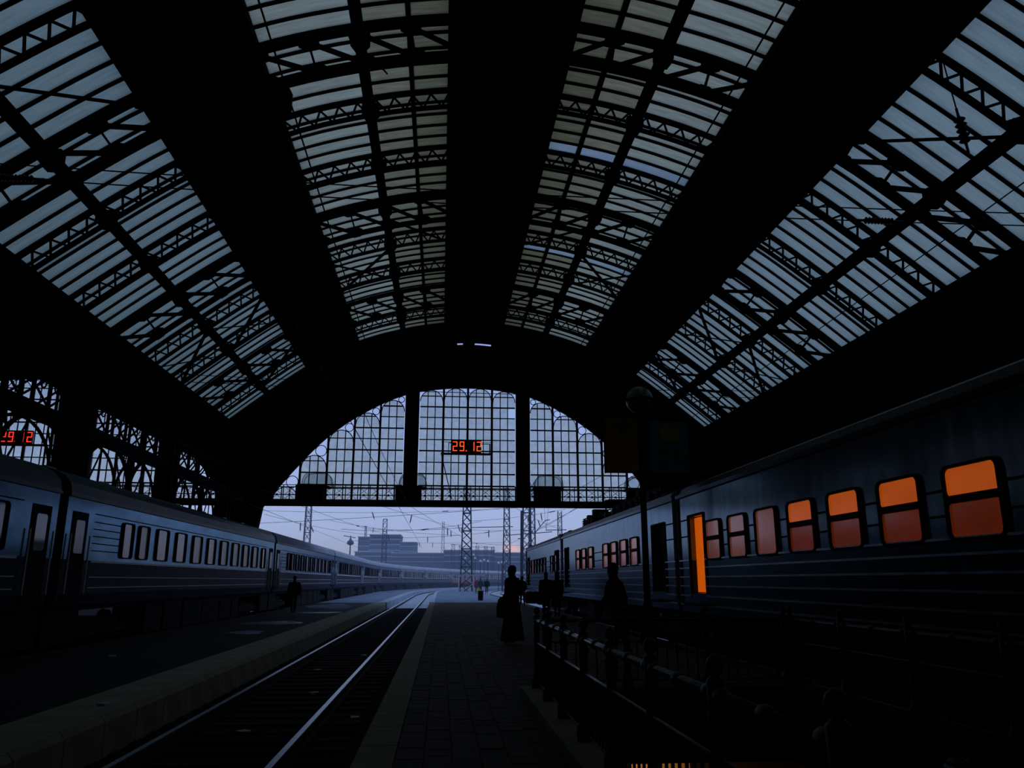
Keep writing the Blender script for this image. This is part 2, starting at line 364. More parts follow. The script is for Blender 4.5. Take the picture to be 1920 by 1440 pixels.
def girder(x, w, h, off, label, group):
    t = empty('roof_girder', (CX0, Y0S, 0)); p = pnt(x, off, 0)
    mb = MB(); mb.bar((p[0], 0, p[1]), (p[0], YSK-Y0S+.2, p[1]), w, .12); mb.build('upper_flange', 'soot_steel', t)
    q = pnt(x, off+h, 0); mb = MB(); mb.bar((q[0], 0, q[1]), (q[0], YSK-Y0S+.2, q[1]), w*.9, .12); mb.build('lower_flange', 'soot_steel', t)
    mb = MB(); mb.bar(((p[0]+q[0])/2, 0, (p[1]+q[1])/2), ((p[0]+q[0])/2, YSK-Y0S+.2, (p[1]+q[1])/2), .06, h*.9); mb.build('web', 'soot_steel', t)
    for k in range(11):
        y = 19.8+PB*(k-2)-Y0S; c = pnt(x, off+h*.6, 0); mb = MB()
        mb.prism([(c[0]-.28, c[1]-.1), (c[0]-.13, c[1]-.3), (c[0]+.13, c[1]-.3), (c[0]+.28, c[1]-.1), (c[0]+.28, c[1]+.25), (c[0]-.28, c[1]+.25)], y-.14, y+.14); mb.build('knee_plate', 'soot_steel', t)
    return tag(t, label, 'girder', group)
girder(-4.55, .3, .55, .2, 'long girder under the middle of the high skylight on the arcade side', None)
girder(4.55, .3, .55, .2, 'long girder under the middle of the high skylight on the solid wall side', None)
girder(-12.6, .32, .55, .2, 'long girder under the middle of the low skylight above the arcade', None)
girder(12.6, .32, .55, .2, 'long girder under the middle of the low skylight above the suburban train', None)
def brace(xa, ya, xb, yb, off=.75):
    p, q = pnt(xa, off), pnt(xb, off); mb = MB(); mb.bar((p[0], ya, p[1]), (q[0], yb, q[1]), .13, .05)
    o = mb.build('wind_brace', 'soot_steel'); tag(o, 'flat diagonal bracing bar crossing a skylight bay', 'brace', 'diagonal bracing bars under the skylights'); return o
for s in (-1, 1):
    for xa, xb in ((4.7, 7.3), (10.4, 12.5), (12.7, 14.8)):
        brace(s*xa, 34.0, s*xb, 37.55); brace(s*xa, 37.55, s*xb, 34.0)
    brace(s*10.3, 19.5, s*12.6, 16.25); brace(s*4.6, 30.8, s*1.9, 34.0); brace(s*12.6, 44.6, s*10.4, 41.5)

# ------------------------------------------------------------------ gable screens at the open end of the shed
_sx = [0, 2.4, 4.7, 6.8, 9.1, 10.7, 12.1, 13.4, 14.5]; _sz = [15.65, 15.5, 15.03, 14.1, 12.66, 11.3, 9.75, 8.15, 6.6]
_sm = _slopes(_sx, _sz); _sm[0] = 0
def sarch(x):
    x = min(abs(x), 14.5)
    for i in range(len(_sx)-1):
        if x <= _sx[i+1]:
            h = _sx[i+1]-_sx[i]; t = (x-_sx[i])/h
            return (2*t**3-3*t*t+1)*_sz[i]+(t**3-2*t*t+t)*h*_sm[i]+(-2*t**3+3*t*t)*_sz[i+1]+(t**3-t*t)*h*_sm[i+1]
ROWS = [7.15, 7.98, 8.25, 9.11, 9.955, 10.81, 11.65, 12.46, 13.32, 14.13, 14.95]
THICK = {9.11, 10.81, 12.46, 14.13}
def clear_below(cx_, cz_, r, xa, xb):
    """smallest distance from (cx_,cz_) to the arch between xa and xb, minus r"""
    return min(math.hypot(cx_-x, cz_-sarch(x)) for x in [xa+(xb-xa)*i/40 for i in range(41)])-r
def bay(w, a, b, missing=None):
    """one bay of the screen from offset a to b (local x), glazed under its own round arch; a, b signed, |a| the side near the axis"""
    lo, hi = min(a, b), max(a, b); m = (lo+hi)/2; r = (hi-lo)/2-.07
    near = a                                                      # the taller side
    zc = 3.0
    step = 4.0
    for _ in range(40):
        if zc+step < 20 and clear_below(m, zc+step, r+.06, lo-2, hi+2) > 0 and sarch(m) > zc+step+r: zc += step
        else: step /= 2
    top = lambda x: zc+math.sqrt(max(0, r*r-(x-m)**2))
    pts = [(m+r*math.cos(PI*i/20), .0, zc+r*math.sin(PI*i/20)) for i in range(21)]
    if zc+r > 7.3:
        mb = MB(); mb.tube(pts, .035, 5); mb.build('arch_bar', 'soot_steel', w)
    xs = [lo+.07+(hi-lo-.14)*i/3 for i in range(4)]
    for x in xs[1:3]:
        if top(x) > 7.3: mb = MB(); mb.bar((x, 0, 7.1), (x, 0, top(x)), .068, .05, up=(0, 1, 0)); mb.build('glazing_bar', 'soot_steel', w)
    for z in ROWS[1:]:
        if z < zc+r-.12:
            h = r if z < zc else math.sqrt(r*r-(z-zc)**2)
            t = .10 if z in THICK else .07
            mb = MB(); mb.box(m-h, m+h, -.03, .03, z-t/2, z+t/2); mb.build('transom', 'soot_steel', w)
    ci = 0
    for i in range(3):
        for j, z0 in enumerate(ROWS):
            z1 = ROWS[j+1] if j+1 < len(ROWS) else 99
            if missing == (i, j): continue
            poly = [(xs[i], z0), (xs[i+1], z0)]; tp = []
            for k in range(7):
                x = xs[i+1]+(xs[i]-xs[i+1])*k/6; tp.append((x, max(z0, min(z1, top(x)-.01))))
            if max(p[1] for p in tp)-z0 < .08: continue
            poly = [p for p in poly]+tp
            cl = []
            for p in poly:
                if not cl or math.hypot(p[0]-cl[-1][0], p[1]-cl[-1][1]) > 1e-4: cl.append(p)
            if math.hypot(cl[0][0]-cl[-1][0], cl[0][1]-cl[-1][1]) < 1e-4: cl.pop()
            if len(cl) < 3: continue
            mb = MB(); mb.add([(x, .0, z) for x, z in cl], [tuple(range(len(cl)))]); mb.build('pane', 'gable_glass', w)
    # ring in the corner between the bay arch, the mullion and the gable
    if abs(near) > .1 or True:
        sgn = 1 if near > m else -1; best = None
        for rr in [x*.02 for x in range(6, 40)]:
            cx_ = near-sgn*(rr+.09)
            z = zc+math.sqrt(max(0, (r+rr+.03)**2-(cx_-m)**2))
            if clear_below(cx_, z, rr+.05, lo-1, hi+1) > 0 and sarch(cx_) > z: best = (rr, cx_, z)
        if best and best[0] > .16 and zc+r > 8 and abs(m) > 2:
            rr, cx_, z = best; mb = MB(); mb.tube([(cx_+rr*math.cos(2*PI*i/18), 0, z+rr*math.sin(2*PI*i/18)) for i in range(19)], .03, 5, cap=False); mb.build('ring', 'soot_steel', w)
def gable(cx, y, names, texts):
    """dark arch wall, three glazed screens, beam"""
    inn = [(-15.2, -.4), (-14.95, 3.5)]+[(x, sarch(x)) for x in [-14.5+29.0*i/48 for i in range(49)]]+[(14.95, 3.5), (15.2, -.4)]
    out = [(-HALF, -.4), (-HALF, 3.5)]+[(x*HALF/14.5, prof(x*HALF/14.5)+.3) for x in [-14.5+29.0*i/48 for i in range(49)]]+[(HALF, 3.5), (HALF, -.4)]
    mb = MB(); n = len(inn)
    vs = [(cx+p[0], y-.3, p[1]) for p in inn]+[(cx+p[0], y-.3, p[1]) for p in out]+[(cx+p[0], y+.3, p[1]) for p in inn]+[(cx+p[0], y+.3, p[1]) for p in out]
    fs = []
    for i in range(n-1): fs += [(i, i+1, n+i+1, n+i), (2*n+i, 3*n+i, 3*n+i+1, 2*n+i+1), (i, 2*n+i, 2*n+i+1, i+1), (n+i, n+i+1, 3*n+i+1, 3*n+i)]
    fs += [(0, n, 3*n, 2*n), (n-1, 3*n-1, 4*n-1, 2*n-1)]
    mb.add(vs, fs); o = mb.build('wall_far', 'soot_roof'); tag(o, texts[0], 'wall', kind='structure')
    # the pillars that divide the screen
    for s in (-1, 1):
        mb = MB(); x0, x1 = sorted((cx+s*3.62, cx+s*4.64)); mb.box(x0, x1, y-.35, y+.3, 6.7, sarch(4.1)+.4); mb.build('pillar', 'soot_steel', o)
    mb = MB(); mb.box(cx-14.6, cx+14.6, y-.75, y+.3, 6.7, 7.12); mb.box(cx-14.6, cx+14.6, y-.8, y-.7, 6.62, 6.74); mb.build('beam', 'soot_steel', o)
    secs = ([(-4.64, -6.45), (-6.45, -8.3), (-8.3, -10.15), (-10.15, -12.05), (-12.05, -13.9)],
            [(-1.81, -3.62), (0, -1.81), (0, 1.81), (1.81, 3.62)],
            [(4.64, 6.4), (6.4, 8.25), (8.25, 10.1), (10.1, 11.95), (11.95, 13.8)])
    for nm, tx, bs, ms in zip(names, texts[1:], secs, (None, 3, None)):
        w = tag(empty(nm, (cx, y, 0)), tx, 'window', kind='structure')
        for i, (a, b) in enumerate(bs):
            if len(bs) == 4: a, b = (b, a) if False else (a, b)
            bay(w, a, b, (2, 8) if ms == i else None)
        for x in sorted({v for ab in bs for v in ab}):
            if abs(x) in (3.62, 4.64): continue
            mb = MB(); t = .16 if len(bs) == 4 else .14; mb.box(x-t/2, x+t/2, -.1, .1, 7.0, sarch(x)+.05); mb.build('mullion', 'soot_steel', w)
gable(CX0-.03, YEND, ('window_5', 'window_6', 'window_7'),
      ('black arched end wall of the train shed around the glazed screen',
       'stepped part of the glazed end screen between its pillar and the arcade',
       'tall middle part of the glazed end screen holding the red date display',
       'stepped part of the glazed end screen above the roof of the suburban train'))
gable(CXL-.03, YEND, ('window_8', 'window_9', 'window_10'),
      ('black arched end wall of the neighbouring nave behind the arcade',
       'outer stepped part of the glazed screen of the neighbouring nave',
       'middle part of the glazed screen of the neighbouring nave behind the arcade',
       'stepped part of the neighbouring glazed screen next to the shared arcade'))
# gallery railing across the screens
def gallery(cx, label):
    t = empty('gallery_railing', (cx, YEND-.7, 7.12)); L = 13.9
    for z, w in ((.86, .06), (1.0, .05), (.31, .06)): mb = MB(); mb.box(-L, L, -w/2, w/2, z-w/2, z+w/2); mb.build('rail', 'soot_steel', t)
    xm = MB(); xm.bar((-.32, 0, .33), (.32, 0, .84), .03, .03); xm.bar((-.32, 0, .84), (.32, 0, .33), .03, .03); xm = xm.mesh('cross_brace', 'soot_steel')
    pm = MB(); pm.box(-.03, .03, -.03, .03, 0, 1.0); pm = pm.mesh('post', 'soot_steel')
    zm = MB(); zm.bar((-.32, 0, .02), (0, 0, .29), .03); zm.bar((0, 0, .29), (.32, 0, .02), .03); zm.lathe([(.06, .25), (.1, .31), (.06, .38)], (0, 0, 0), 8); zm = zm.mesh('footing_scroll', 'soot_steel')
    n = 32
    for k in range(n+1):
        x = -L+2*L*k/n; link('post', pm, t, (x, 0, 0))
        if k < n: link('cross_brace', xm, t, (x+L/n, 0, 0)); link('footing_scroll', zm, t, (x+L/n, 0, 0))
    return tag(t, label, 'railing')
gallery(CX0, 'thin cross-braced gallery railing along the foot of the glazed end screen')
gallery(CXL, 'thin cross-braced gallery railing of the neighbouring nave behind the arcade')
for i, (xa, xb, lab) in enumerate(((-12.15, -10.2, 'dark cabin on the gallery beside the arch leg above the long distance train'),
                                   (-5.15, -3.3, 'dark cabin on the gallery at the foot of the screen pillar, arcade side'),
                                   (4.85, 6.8, 'dark cabin on the gallery at the foot of the screen pillar, suburban train side'),
                                   (11.75, 13.6, 'dark cabin on the gallery behind the ochre sign board'))):
    c = empty('gallery_cabin', (CX0+(xa+xb)/2, YEND-.5, 7.12)); w = (xb-xa)/2
    mb = MB(); mb.box(-w, w, -.45, .25, 0, .95); mb.build('body', 'soot_steel', c)
    mb = MB(); mb.box(-w-.04, w+.04, -.5, .28, .95, 1.0); mb.build('cornice', 'soot_steel', c)
    hw, cc = w*1.08, (.25 if i else .3); A = []; B = []
    for k in range(15):
        g = PI*k/14; x = hw*(abs(math.cos(g))**.6)*(1 if math.cos(g) > 0 else -1); z = 1.0+1.05*math.sin(g)**.7
        A.append((x+cc, .62, z)); B.append((x+cc, 1.5, z))
    mb = MB(); mb.strip(A, B); mb.add(B, [tuple(range(15))]); mb.build('glass_hood', 'smoked_glass', c)
    mb = MB(); mb.tube(A, .025, 5); mb.tube([(p[0], 1.5, p[2]) for p in A], .025, 5); mb.build('hood_rim', 'soot_steel', c)
    mb = MB(); mb.box(-w, w+.3, .2, 1.5, .9, 1.0); mb.build('hood_ledge', 'soot_steel', c)
    tag(c, lab, 'cabin')
# ------------------------------------------------------------------ the date displays
SEG = {'0': 'abcdef', '1': 'bc', '2': 'abged', '3': 'abgcd', '9': 'abcdfg', '.': ''}
def display(cx, y, z, label, dm, txt='29.12'):
    t = empty('date_display', (cx, y, z)); W_, H_ = 2.14, .92
    mb = MB(); mb.box(-W_/2, W_/2, 0, .22, 0, H_); mb.build('case', 'clock_case', t)
    w, h, st = .33, .70, .06; x = -W_/2+.07; z0 = .11
    for chx in txt:
        if chx == '.':
            mb = MB(); mb.box(x-.02, x+.07, -.02, 0, z0-.02, z0+.07); mb.build('decimal_point', 'clock_digit_red', t); x += .28; continue
        mb = MB(); g = .012
        S = {'a': (x, x+w, z0+h-st, z0+h), 'g': (x, x+w, z0+h/2-st/2, z0+h/2+st/2), 'd': (x, x+w, z0, z0+st),
             'b': (x+w-st, x+w, z0+h/2+g, z0+h-g), 'c': (x+w-st, x+w, z0+g, z0+h/2-g), 'f': (x, x+st, z0+h/2+g, z0+h-g), 'e': (x, x+st, z0+g, z0+h/2-g)}
        for sgm in SEG[chx]: a, b, c, d = S[sgm]; mb.box(a, b, -.02, 0, c, d)
        mb.build('digit', dm, t); x += .50 if chx != '9' else .46
    return t
d1 = display(CX0-.12, YEND-1.05, 10.54, '', 'clock_digit'); tag(d1, 'red lit date display reading 29.12 hung on the main glazed screen', 'display')
mb = MB(); mb.box(-1.85, 1.92, .0, .3, -.14, -.02); mb.build('carrier_beam', 'soot_steel', d1)
mb = MB(); mb.bar((-1.3, .1, 0), (-1.3, .1, .72), .05); mb.bar((-1.3, .1, .72), (-1.05, .1, .72), .05); mb.bar((1.7, .1, 0), (1.7, .1, .66), .08); mb.bar((1.05, .1, .66), (1.7, .1, .66), .05); mb.bar((-1.85, .6, .86), (1.85, .6, .86), .03); mb.build('carrier_frame', 'soot_steel', d1)
mb = MB(); mb.bar((-1.8, .0, -.2), (-1.0, .0, -3.4), .09, .06); mb.build('stay', 'soot_steel', d1)
d2 = display(CXL-.12, YEND-1.05, 10.75, '', 'clock_digit_red'); tag(d2, 'red lit date display seen through the lattice arcade', 'display')
mb = MB(); mb.box(-1.85, 1.92, .0, .3, -.14, -.02); mb.build('carrier_beam', 'soot_steel', d2)

# ------------------------------------------------------------------ lattice arcade between the naves
XA = CX0-HALF
mb = MB(); mb.box(XA-.35, XA+.35, -42, YEND-.31, 8.55, 10.25)
ab = mb.build('arcade_beam', 'soot_roof'); tag(ab, 'long black valley beam carried by the lattice arcade', 'beam')
COLY = [-1.5, 9.15, 19.8, 30.45, 41.1, 51.75]
def column():
    t = empty('arcade_column'); 
    for sx_ in (-1, 1):
        for sy in (-1, 1): mb = MB(); mb.box(sx_*.3-.08, sx_*.3+.08, sy*.44-.08, sy*.44+.08, -.35, 8.54); mb.build('corner_post', 'soot_steel', t)
    mb = MB(); mb.box(-.27, .27, -.41, .41, -.35, 8.53); mb.build('web_plate', 'soot_steel', t)
    mb = MB(); mb.box(-.6, .6, -.75, .75, -.45, .5); mb.box(-.5, .5, -.6, .6, .5, .65); mb.build('base', 'soot_stone', t)
    mb = MB(); mb.box(-.42, .42, -.56, .56, 6.85, 7.0); mb.box(-.42, .42, -.56, .56, 8.3, 8.5); mb.build('capital', 'soot_steel', t)
    return t
c0 = column(); tag(c0, 'black riveted column of the lattice arcade, standing beyond the long distance train', 'column', 'columns of the lattice arcade'); c0.location = (XA, COLY[0], 0)
for y in COLY[1:]: copy_tree(c0).location = (XA, y, 0)
def lattice_bay(L, light=False):
    t = empty('arcade_lattice'); B = lambda n, m: m.build(n, 'soot_steel', t)
    y0, y1 = .58, L-.58; W_ = y1-y0
    mb = MB(); mb.box(-.1, .1, y0, y1, 6.95, 7.3 if not light else 7.1); B('mid_girder', mb)
    mb = MB(); mb.box(-.1, .1, y0, y1, 8.4, 8.54); B('top_chord', mb)
    n = max(2, round(W_/1.84)); p = W_/n
    for k in range(n):
        y = y0+k*p
        if k: mb = MB(); mb.box(-.05, .05, y-.06, y+.06, 7.3, 8.4); B('upper_post', mb)
        mb = MB(); mb.bar((0, y, 7.3), (0, y+p, 8.4), .06, .06, up=(1, 0, 0)); B('upper_diagonal', mb)
        if light: continue
        mb = MB(); mb.bar((0, y+p, 7.3), (0, y, 8.4), .06, .06, up=(1, 0, 0)); B('upper_diagonal', mb)
        for q in (.27, .73):
            mb = MB(); c = (y+p*q, 8.1); mb.tube([(0, c[0]+.2*math.cos(2*PI*i/14), c[1]+.2*math.sin(2*PI*i/14)) for i in range(15)], .03, 5, cap=False); B('ring', mb)
    # two wide arches springing from the columns and a hanging middle post
    halves = 2 if W_ > 6 else 1
    for k in range(halves):
        a, b = y0+W_*k/halves, y0+W_*(k+1)/halves; m = (a+b)/2; r = (b-a)/2
        mb = MB(); mb.tube([(0, m+r*math.cos(PI*i/20), 5.1+1.8*math.sin(PI*i/20)) for i in range(21)], .085 if not light else .06, 6); B('arch_rib', mb)
        if light: continue
        for i in (4, 8, 12, 16):
            g = PI*i/20; yy = m+r*math.cos(g); zz = 5.1+1.8*math.sin(g)
            if zz < 6.8: mb = MB(); mb.bar((0, yy, zz), (0, yy+.25*math.cos(g), 6.95), .06); B('spoke', mb)
        for yy in (a+.5, b-.5):
            mb = MB(); mb.tube([(0, yy+.3*math.cos(2*PI*i/14), 6.55+.3*math.sin(2*PI*i/14)) for i in range(15)], .035, 5, cap=False); B('spandrel_ring', mb)
        for s_ in (-1, 1): mb = MB(); mb.bar((0, m+s_*r*.96, 4.3), (0, m+s_*r*.3, 6.55), .05); B('tie_bar', mb)
        for q in (.35, .65): mb = MB(); mb.bar((0, a+(b-a)*q, 3.3), (0, a+(b-a)*q, 6.7), .05); B('thin_bar', mb)
        if k:
            mb = MB(); mb.box(-.09, .09, a-.11, a+.11, 3.3, 6.95); B('hanging_post', mb)
            mb = MB(); mb.prism([(a-.5, 5.2), (a-.2, 4.7), (a+.2, 4.7), (a+.5, 5.2), (a+.2, 5.7), (a-.2, 5.7)], -.04, .04, 'x'); B('gusset', mb)
    mb = MB(); mb.box(-.06, .06, y0, y1, 3.2, 3.32); B('lower_tie', mb)
    mb = MB(); mb.box(-.025, .025, y0, y1, 4.56, 4.61); B('wire_tie', mb)
    return t
L_ = 3*PB
lb = lattice_bay(L_); lb.location = (XA+.2, COLY[0], 0); tag(lb, 'bay of black lattice arches and rings between arcade columns, main nave face', 'lattice', 'arcade lattice bays facing the main nave')
for y in COLY[1:-1]: copy_tree(lb).location = (XA+.2, y, 0)
lb2 = lattice_bay(YEND+.1-COLY[-1]); lb2.location = (XA+.2, COLY[-1], 0); tag(lb2, 'short last bay of the lattice arcade beside the end wall', 'lattice')
lf = lattice_bay(L_, True)
for i, y in enumerate(COLY[:-1]):
    c = lf if i == 0 else copy_tree(lf); c.location = (XA-.36, y, .0); tag(c, 'bay of black lattice arches on the far face of the arcade', 'lattice', 'arcade lattice bays facing the neighbouring nave')
# ------------------------------------------------------------------ side walls, and an added wall closing the back
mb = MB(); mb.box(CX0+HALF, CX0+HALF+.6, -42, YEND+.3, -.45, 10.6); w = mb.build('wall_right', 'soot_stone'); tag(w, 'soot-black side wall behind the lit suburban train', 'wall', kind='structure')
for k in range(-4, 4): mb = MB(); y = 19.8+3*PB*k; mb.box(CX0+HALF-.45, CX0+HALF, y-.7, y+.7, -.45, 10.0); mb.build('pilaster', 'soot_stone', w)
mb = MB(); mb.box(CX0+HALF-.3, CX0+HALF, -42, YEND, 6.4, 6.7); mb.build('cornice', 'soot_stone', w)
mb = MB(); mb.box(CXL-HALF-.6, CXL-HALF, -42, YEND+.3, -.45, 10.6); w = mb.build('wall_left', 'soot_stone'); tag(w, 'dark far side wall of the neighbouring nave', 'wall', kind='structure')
mb = MB(); mb.box(CXL-HALF-.6, CX0+HALF+.6, -42.5, -42, -.45, 18.5); w = mb.build('back_light_block', 'soot_stone'); tag(w, 'unseen closing wall added behind the platform to keep daylight out', 'wall', kind='structure')  # unseen, added: closes the open rear end so no daylight enters

# ------------------------------------------------------------------ tracks run straight out of the shed, then bend right
YC, XCC = 105.0, 320.0
def path(X0, s):
    if s <= YC: return X0, s, 0.0
    r = XCC-X0; a = (s-YC)/r
    return XCC-r*math.cos(a), YC+r*math.sin(a), -a
def ribbon(mb, xa, xb, z0, z1, s0, s1, step=4.0):
    ss = []; s = s0
    while s < s1: ss.append(s); s += step if s >= YC-8 else max(step, 12)
    ss.append(s1); vs = []
    for s in ss:
        for x, z in ((xa, z0), (xb, z0), (xb, z1), (xa, z1)):
            # keep radial alignment: both edges share the same angle
            r0 = XCC+2.0; a = max(0, s-YC)/r0
            if s <= YC: vs.append((x, s, z))
            else: vs.append((XCC-(XCC-x)*math.cos(a), YC+(XCC-x)*math.sin(a), z))
    fs = []
    for i in range(len(ss)-1):
        for k in range(4): fs.append((4*i+k, 4*i+(k+1) % 4, 4*i+4+(k+1) % 4, 4*i+4+k))
    fs += [(0, 1, 2, 3), (len(vs)-4, len(vs)-1, len(vs)-2, len(vs)-3)]
    return mb.add(vs, fs)
mb = MB()
for b in ((CXL-HALF, 1.3, -42, 59.5), (4.98, CX0+HALF, -42, 59.5), (1.3, 4.98, -42, 2.1), (1.3, 4.98, 16.1, 59.5)): mb.box(*b, -.9, -.45)
g = mb.build('ground', 'ballast'); tag(g, 'dark ballast bed of the tracks under the shed roof', 'ground', kind='structure')
mb = MB(); mb.box(-700, 700, 59.5, 1400, -.9, -.42); g = mb.build('ground', 'snow'); tag(g, 'snow covered railway yard beyond the end of the shed', 'ground', kind='structure')
RAILZ = -.27
def track(X0, s0, s1, label, slp_to):
    t = empty('railway_track', (0, 0, 0))
    for sx_ in (-1, 1):
        x = X0+sx_*.79
        mb = MB(); ribbon(mb, x-.035, x+.035, RAILZ-.03, RAILZ, s0, s1); rl = mb.build('rail', 'rail_top', t)
        mb = MB(); ribbon(mb, x-.012, x+.012, RAILZ-.14, RAILZ-.03, s0, s1); ribbon(mb, x-.07, x+.07, RAILZ-.17, RAILZ-.14, s0, s1); mb.build('rail_web', 'rail_side', rl)
    sm = MB(); sm.box(-1.35, 1.35, -.12, .12, -.16, 0); sm = sm.mesh('sleeper', 'sleeper'); s = s0+1
    while s < slp_to:
        x, y, a = path(X0, s); link('sleeper', sm, t, (x, y, RAILZ-.165), a); s += .62
    return tag(t, label, 'railway track')
track(-2.43, 0, 260, 'empty railway track with shiny rails between the two platforms', 100)
track(-10.43, -8, 330, 'railway track under the blue long distance train', 44)
track(7.75, -4, 200, 'railway track under the suburban train', 60)
# ------------------------------------------------------------------ platforms
PIT = (1.5, 4.78, 2.3, 11.1)
mb = MB()
for b in ((-.7, PIT[0], -40, 57.6), (PIT[1], 5.45, -40, 57.6), (PIT[0], PIT[1], -40, PIT[2]), (PIT[0], PIT[1], PIT[3], 57.6)): mb.box(*b, -.45, -.03)
fl = mb.build('floor', 'platform_bed'); tag(fl, 'dark paved platform with the fenced stairwell, between the empty track and the suburban train', 'platform', kind='structure')
pm = MB(); pm.box(-.121, .121, -.121, .121, -.03, 0); pm = pm.mesh('paving_stone', 'paver')
for i in range(6):
    for j in range(50): link('paving_stone', pm, fl, (-.24+.25*i, 7.1+.25*j+(.125 if i % 2 else 0), random.uniform(-.004, .004)))
mb = MB()
for i in range(23):
    for j in range(0, 229):
        x, y = -.24+.25*i, .1+.25*j+(.125 if i % 2 else 0)
        if PIT[0]-.13 < x < PIT[1]+.13 and PIT[2]-.13 < y < PIT[3]+.13 or y > 57.4 or (i < 6 and 6.98 < y < 19.6): continue
        z = random.uniform(-.004, .004); mb.box(x-.121, x+.121, y-.121, y+.121, -.03, z)
o = mb.build('paving', 'paver', fl); o['kind'] = 'stuff'
km = MB(); km.box(-.34, 0, .008, .992, -.45, .015); km = km.mesh('kerb_stone', 'kerb_stone')
for j in range(0, 57): link('kerb_stone', km, fl, (-.37, 1+j, 0))
mb = MB(); mb.box(-8.55, -4.62, -40, 57.8, -.45, 0); f2 = mb.build('floor', 'asphalt'); tag(f2, 'dark platform with a pale kerb beside the long distance train', 'platform', kind='structure')
km2 = MB(); km2.prism([(-.86, -.45), (0, -.45), (0, -.06), (-.06, .01), (-.86, .01)], .008, .992); km2 = km2.mesh('kerb_slab', 'kerb_concrete')
for j in range(2, 57): link('kerb_slab', km2, f2, (-3.76, 1+j, 0))
mb = MB(); mb.box(-21, -12.35, -40, 57.6, -.45, .2); f3 = mb.build('floor', 'asphalt'); tag(f3, 'dark platform in the neighbouring nave behind the long distance train', 'platform', kind='structure')
mb = MB(); ribbon(mb, -.7, 5.45, -.45, .01, 57.6, 210); p3 = mb.build('platform', 'trodden_snow'); tag(p3, 'snow dusted open end of the middle platform beyond the shed', 'platform', kind='structure')
mb = MB(); ribbon(mb, -8.55, -3.76, -.45, .01, 57.8, 250); p4 = mb.build('platform', 'trodden_snow'); tag(p4, 'snowy curved platform alongside the long distance train beyond the shed', 'platform', kind='structure')
mb = MB(); ribbon(mb, -4.4, -3.7, -.45, .03, 57.8, 250); mb.build('kerb', 'snow', p4)
mb = MB(); ribbon(mb, -.75, -.4, -.45, .03, 57.6, 210); mb.build('kerb', 'snow', p3)
def blob(name, x, y, rx, ry, z, label, m, rot=0, seed=0, n=22, th=.006):
    rnd = random.Random(seed); ph = [rnd.uniform(0, 6.28) for _ in range(4)]; P = []
    for i in range(n):
        g = 2*PI*i/n; k = 1+.18*math.sin(2*g+ph[0])+.14*math.sin(3*g+ph[1])+.08*math.sin(5*g+ph[2]); P.append((rx*k*math.cos(g), ry*k*math.sin(g)))
    mb = MB(); mb.prism(P, 0, th, 'z'); o = mb.build(name, m, None, loc=(x, y, z)); o.rotation_euler[2] = rot; return tag(o, label, name.replace('_', ' '))
blob('ice_patch', -6.1, 31.0, .9, 1.5, .0, 'large icy patch on the dark platform near the man in maroon', 'ice', 0, 3)
blob('ice_patch', -5.75, 25.3, .55, .75, .0, 'small icy patch on the dark platform, the one nearer the stairs end', 'ice', 0, 5)
blob('ice_patch', -5.9, 40.5, .9, .9, .0, 'thin icy streak on the dark platform just short of the open snow', 'ice', 0, 8)
blob('ice_patch', -6.6, 50.5, 1.3, 4.6, .0, 'wide snowy sheet on the platform under the end of the shed', 'trodden_snow', 0, 11)
for i, (x, y) in enumerate(((-6.6, 17.5), (-2.2, 15.2), (-2.55, 11.5), (-4.1, 10.8), (-2.0, 22.5), (-2.7, 19.0), (-1.2, 12.5))):
    z = .0 if x < -4 else -.45
    mb = MB(); r = random.Random(i); mb.prism([(-.09, -.05), (.02, -.07), (.1, -.02), (.07, .06), (-.05, .07)], 0, .03, 'z'); o = mb.build('litter_scrap', 'hat_white', None, loc=(x, y, z)); o.rotation_euler[2] = r.uniform(0, 6)
    tag(o, 'small pale scrap of litter on the ' + ('dark platform asphalt' if x < -4 else 'ballast of the empty track'), 'litter', None if x < -5 else ('litter on the ballast' if x > -4 else None))
    if x < -4: o['label'] = 'small pale scrap of litter lying ' + ('on the kerb of the long distance platform' if x > -4.2 else 'on the asphalt of the long distance platform')
    if -4.2 < x < -4: o.location.z = .01
# ------------------------------------------------------------------ stairwell to the underpass
X0p, X1p, Y0p, Y1p = PIT
st = empty('stairwell', (X0p, Y0p, 0)); tag(st, 'sunken stairwell with steps leading down to a lit underpass', 'stairs', kind='structure')
Lx, Ly = X1p-X0p, Y1p-Y0p
mb = MB(); mb.box(-.2, 0, -.2, Ly+5, -3.8, -.46); mb.build('side_wall', 'soot_stone', st)
mb = MB(); mb.box(Lx, Lx+.2, -.2, Ly+5, -3.8, -.46); mb.build('side_wall', 'soot_stone', st)
mb = MB(); mb.box(0, Lx, Ly, Ly+.3, -.84, -.46); mb.build('lintel', 'soot_stone', st)
mb = MB(); mb.box(0, Lx, Ly+.3, Ly+5, -.78, -.68); mb.build('tunnel_roof', 'soot_stone', st)
mb = MB(); mb.box(0, Lx, Ly+4.8, Ly+5, -3.8, -.78); mb.build('tunnel_end_wall', 'underpass_tile', st)
mb = MB(); mb.box(-.0, Lx, 6.5, Ly+5, -3.8, -3.4); mb.build('tunnel_floor', 'soot_stone', st)
sm = MB(); sm.box(0, Lx, 0, .42, -.5, 0); sm = sm.mesh('step', 'soot_stone')
for k in range(17): link('step', sm, st, (0, .1+.38*k, -.18-.19*k))
ul = empty('underpass_lamp', (X0p+Lx/2, Y1p+3.2, -.80)); tag(ul, 'warm ceiling lamp inside the underpass below the platform', 'lamp')
mb = MB(); mb.box(-.6, .6, -.1, .1, -.08, .0); mb.build('diffuser', 'underpass_lamp', ul)
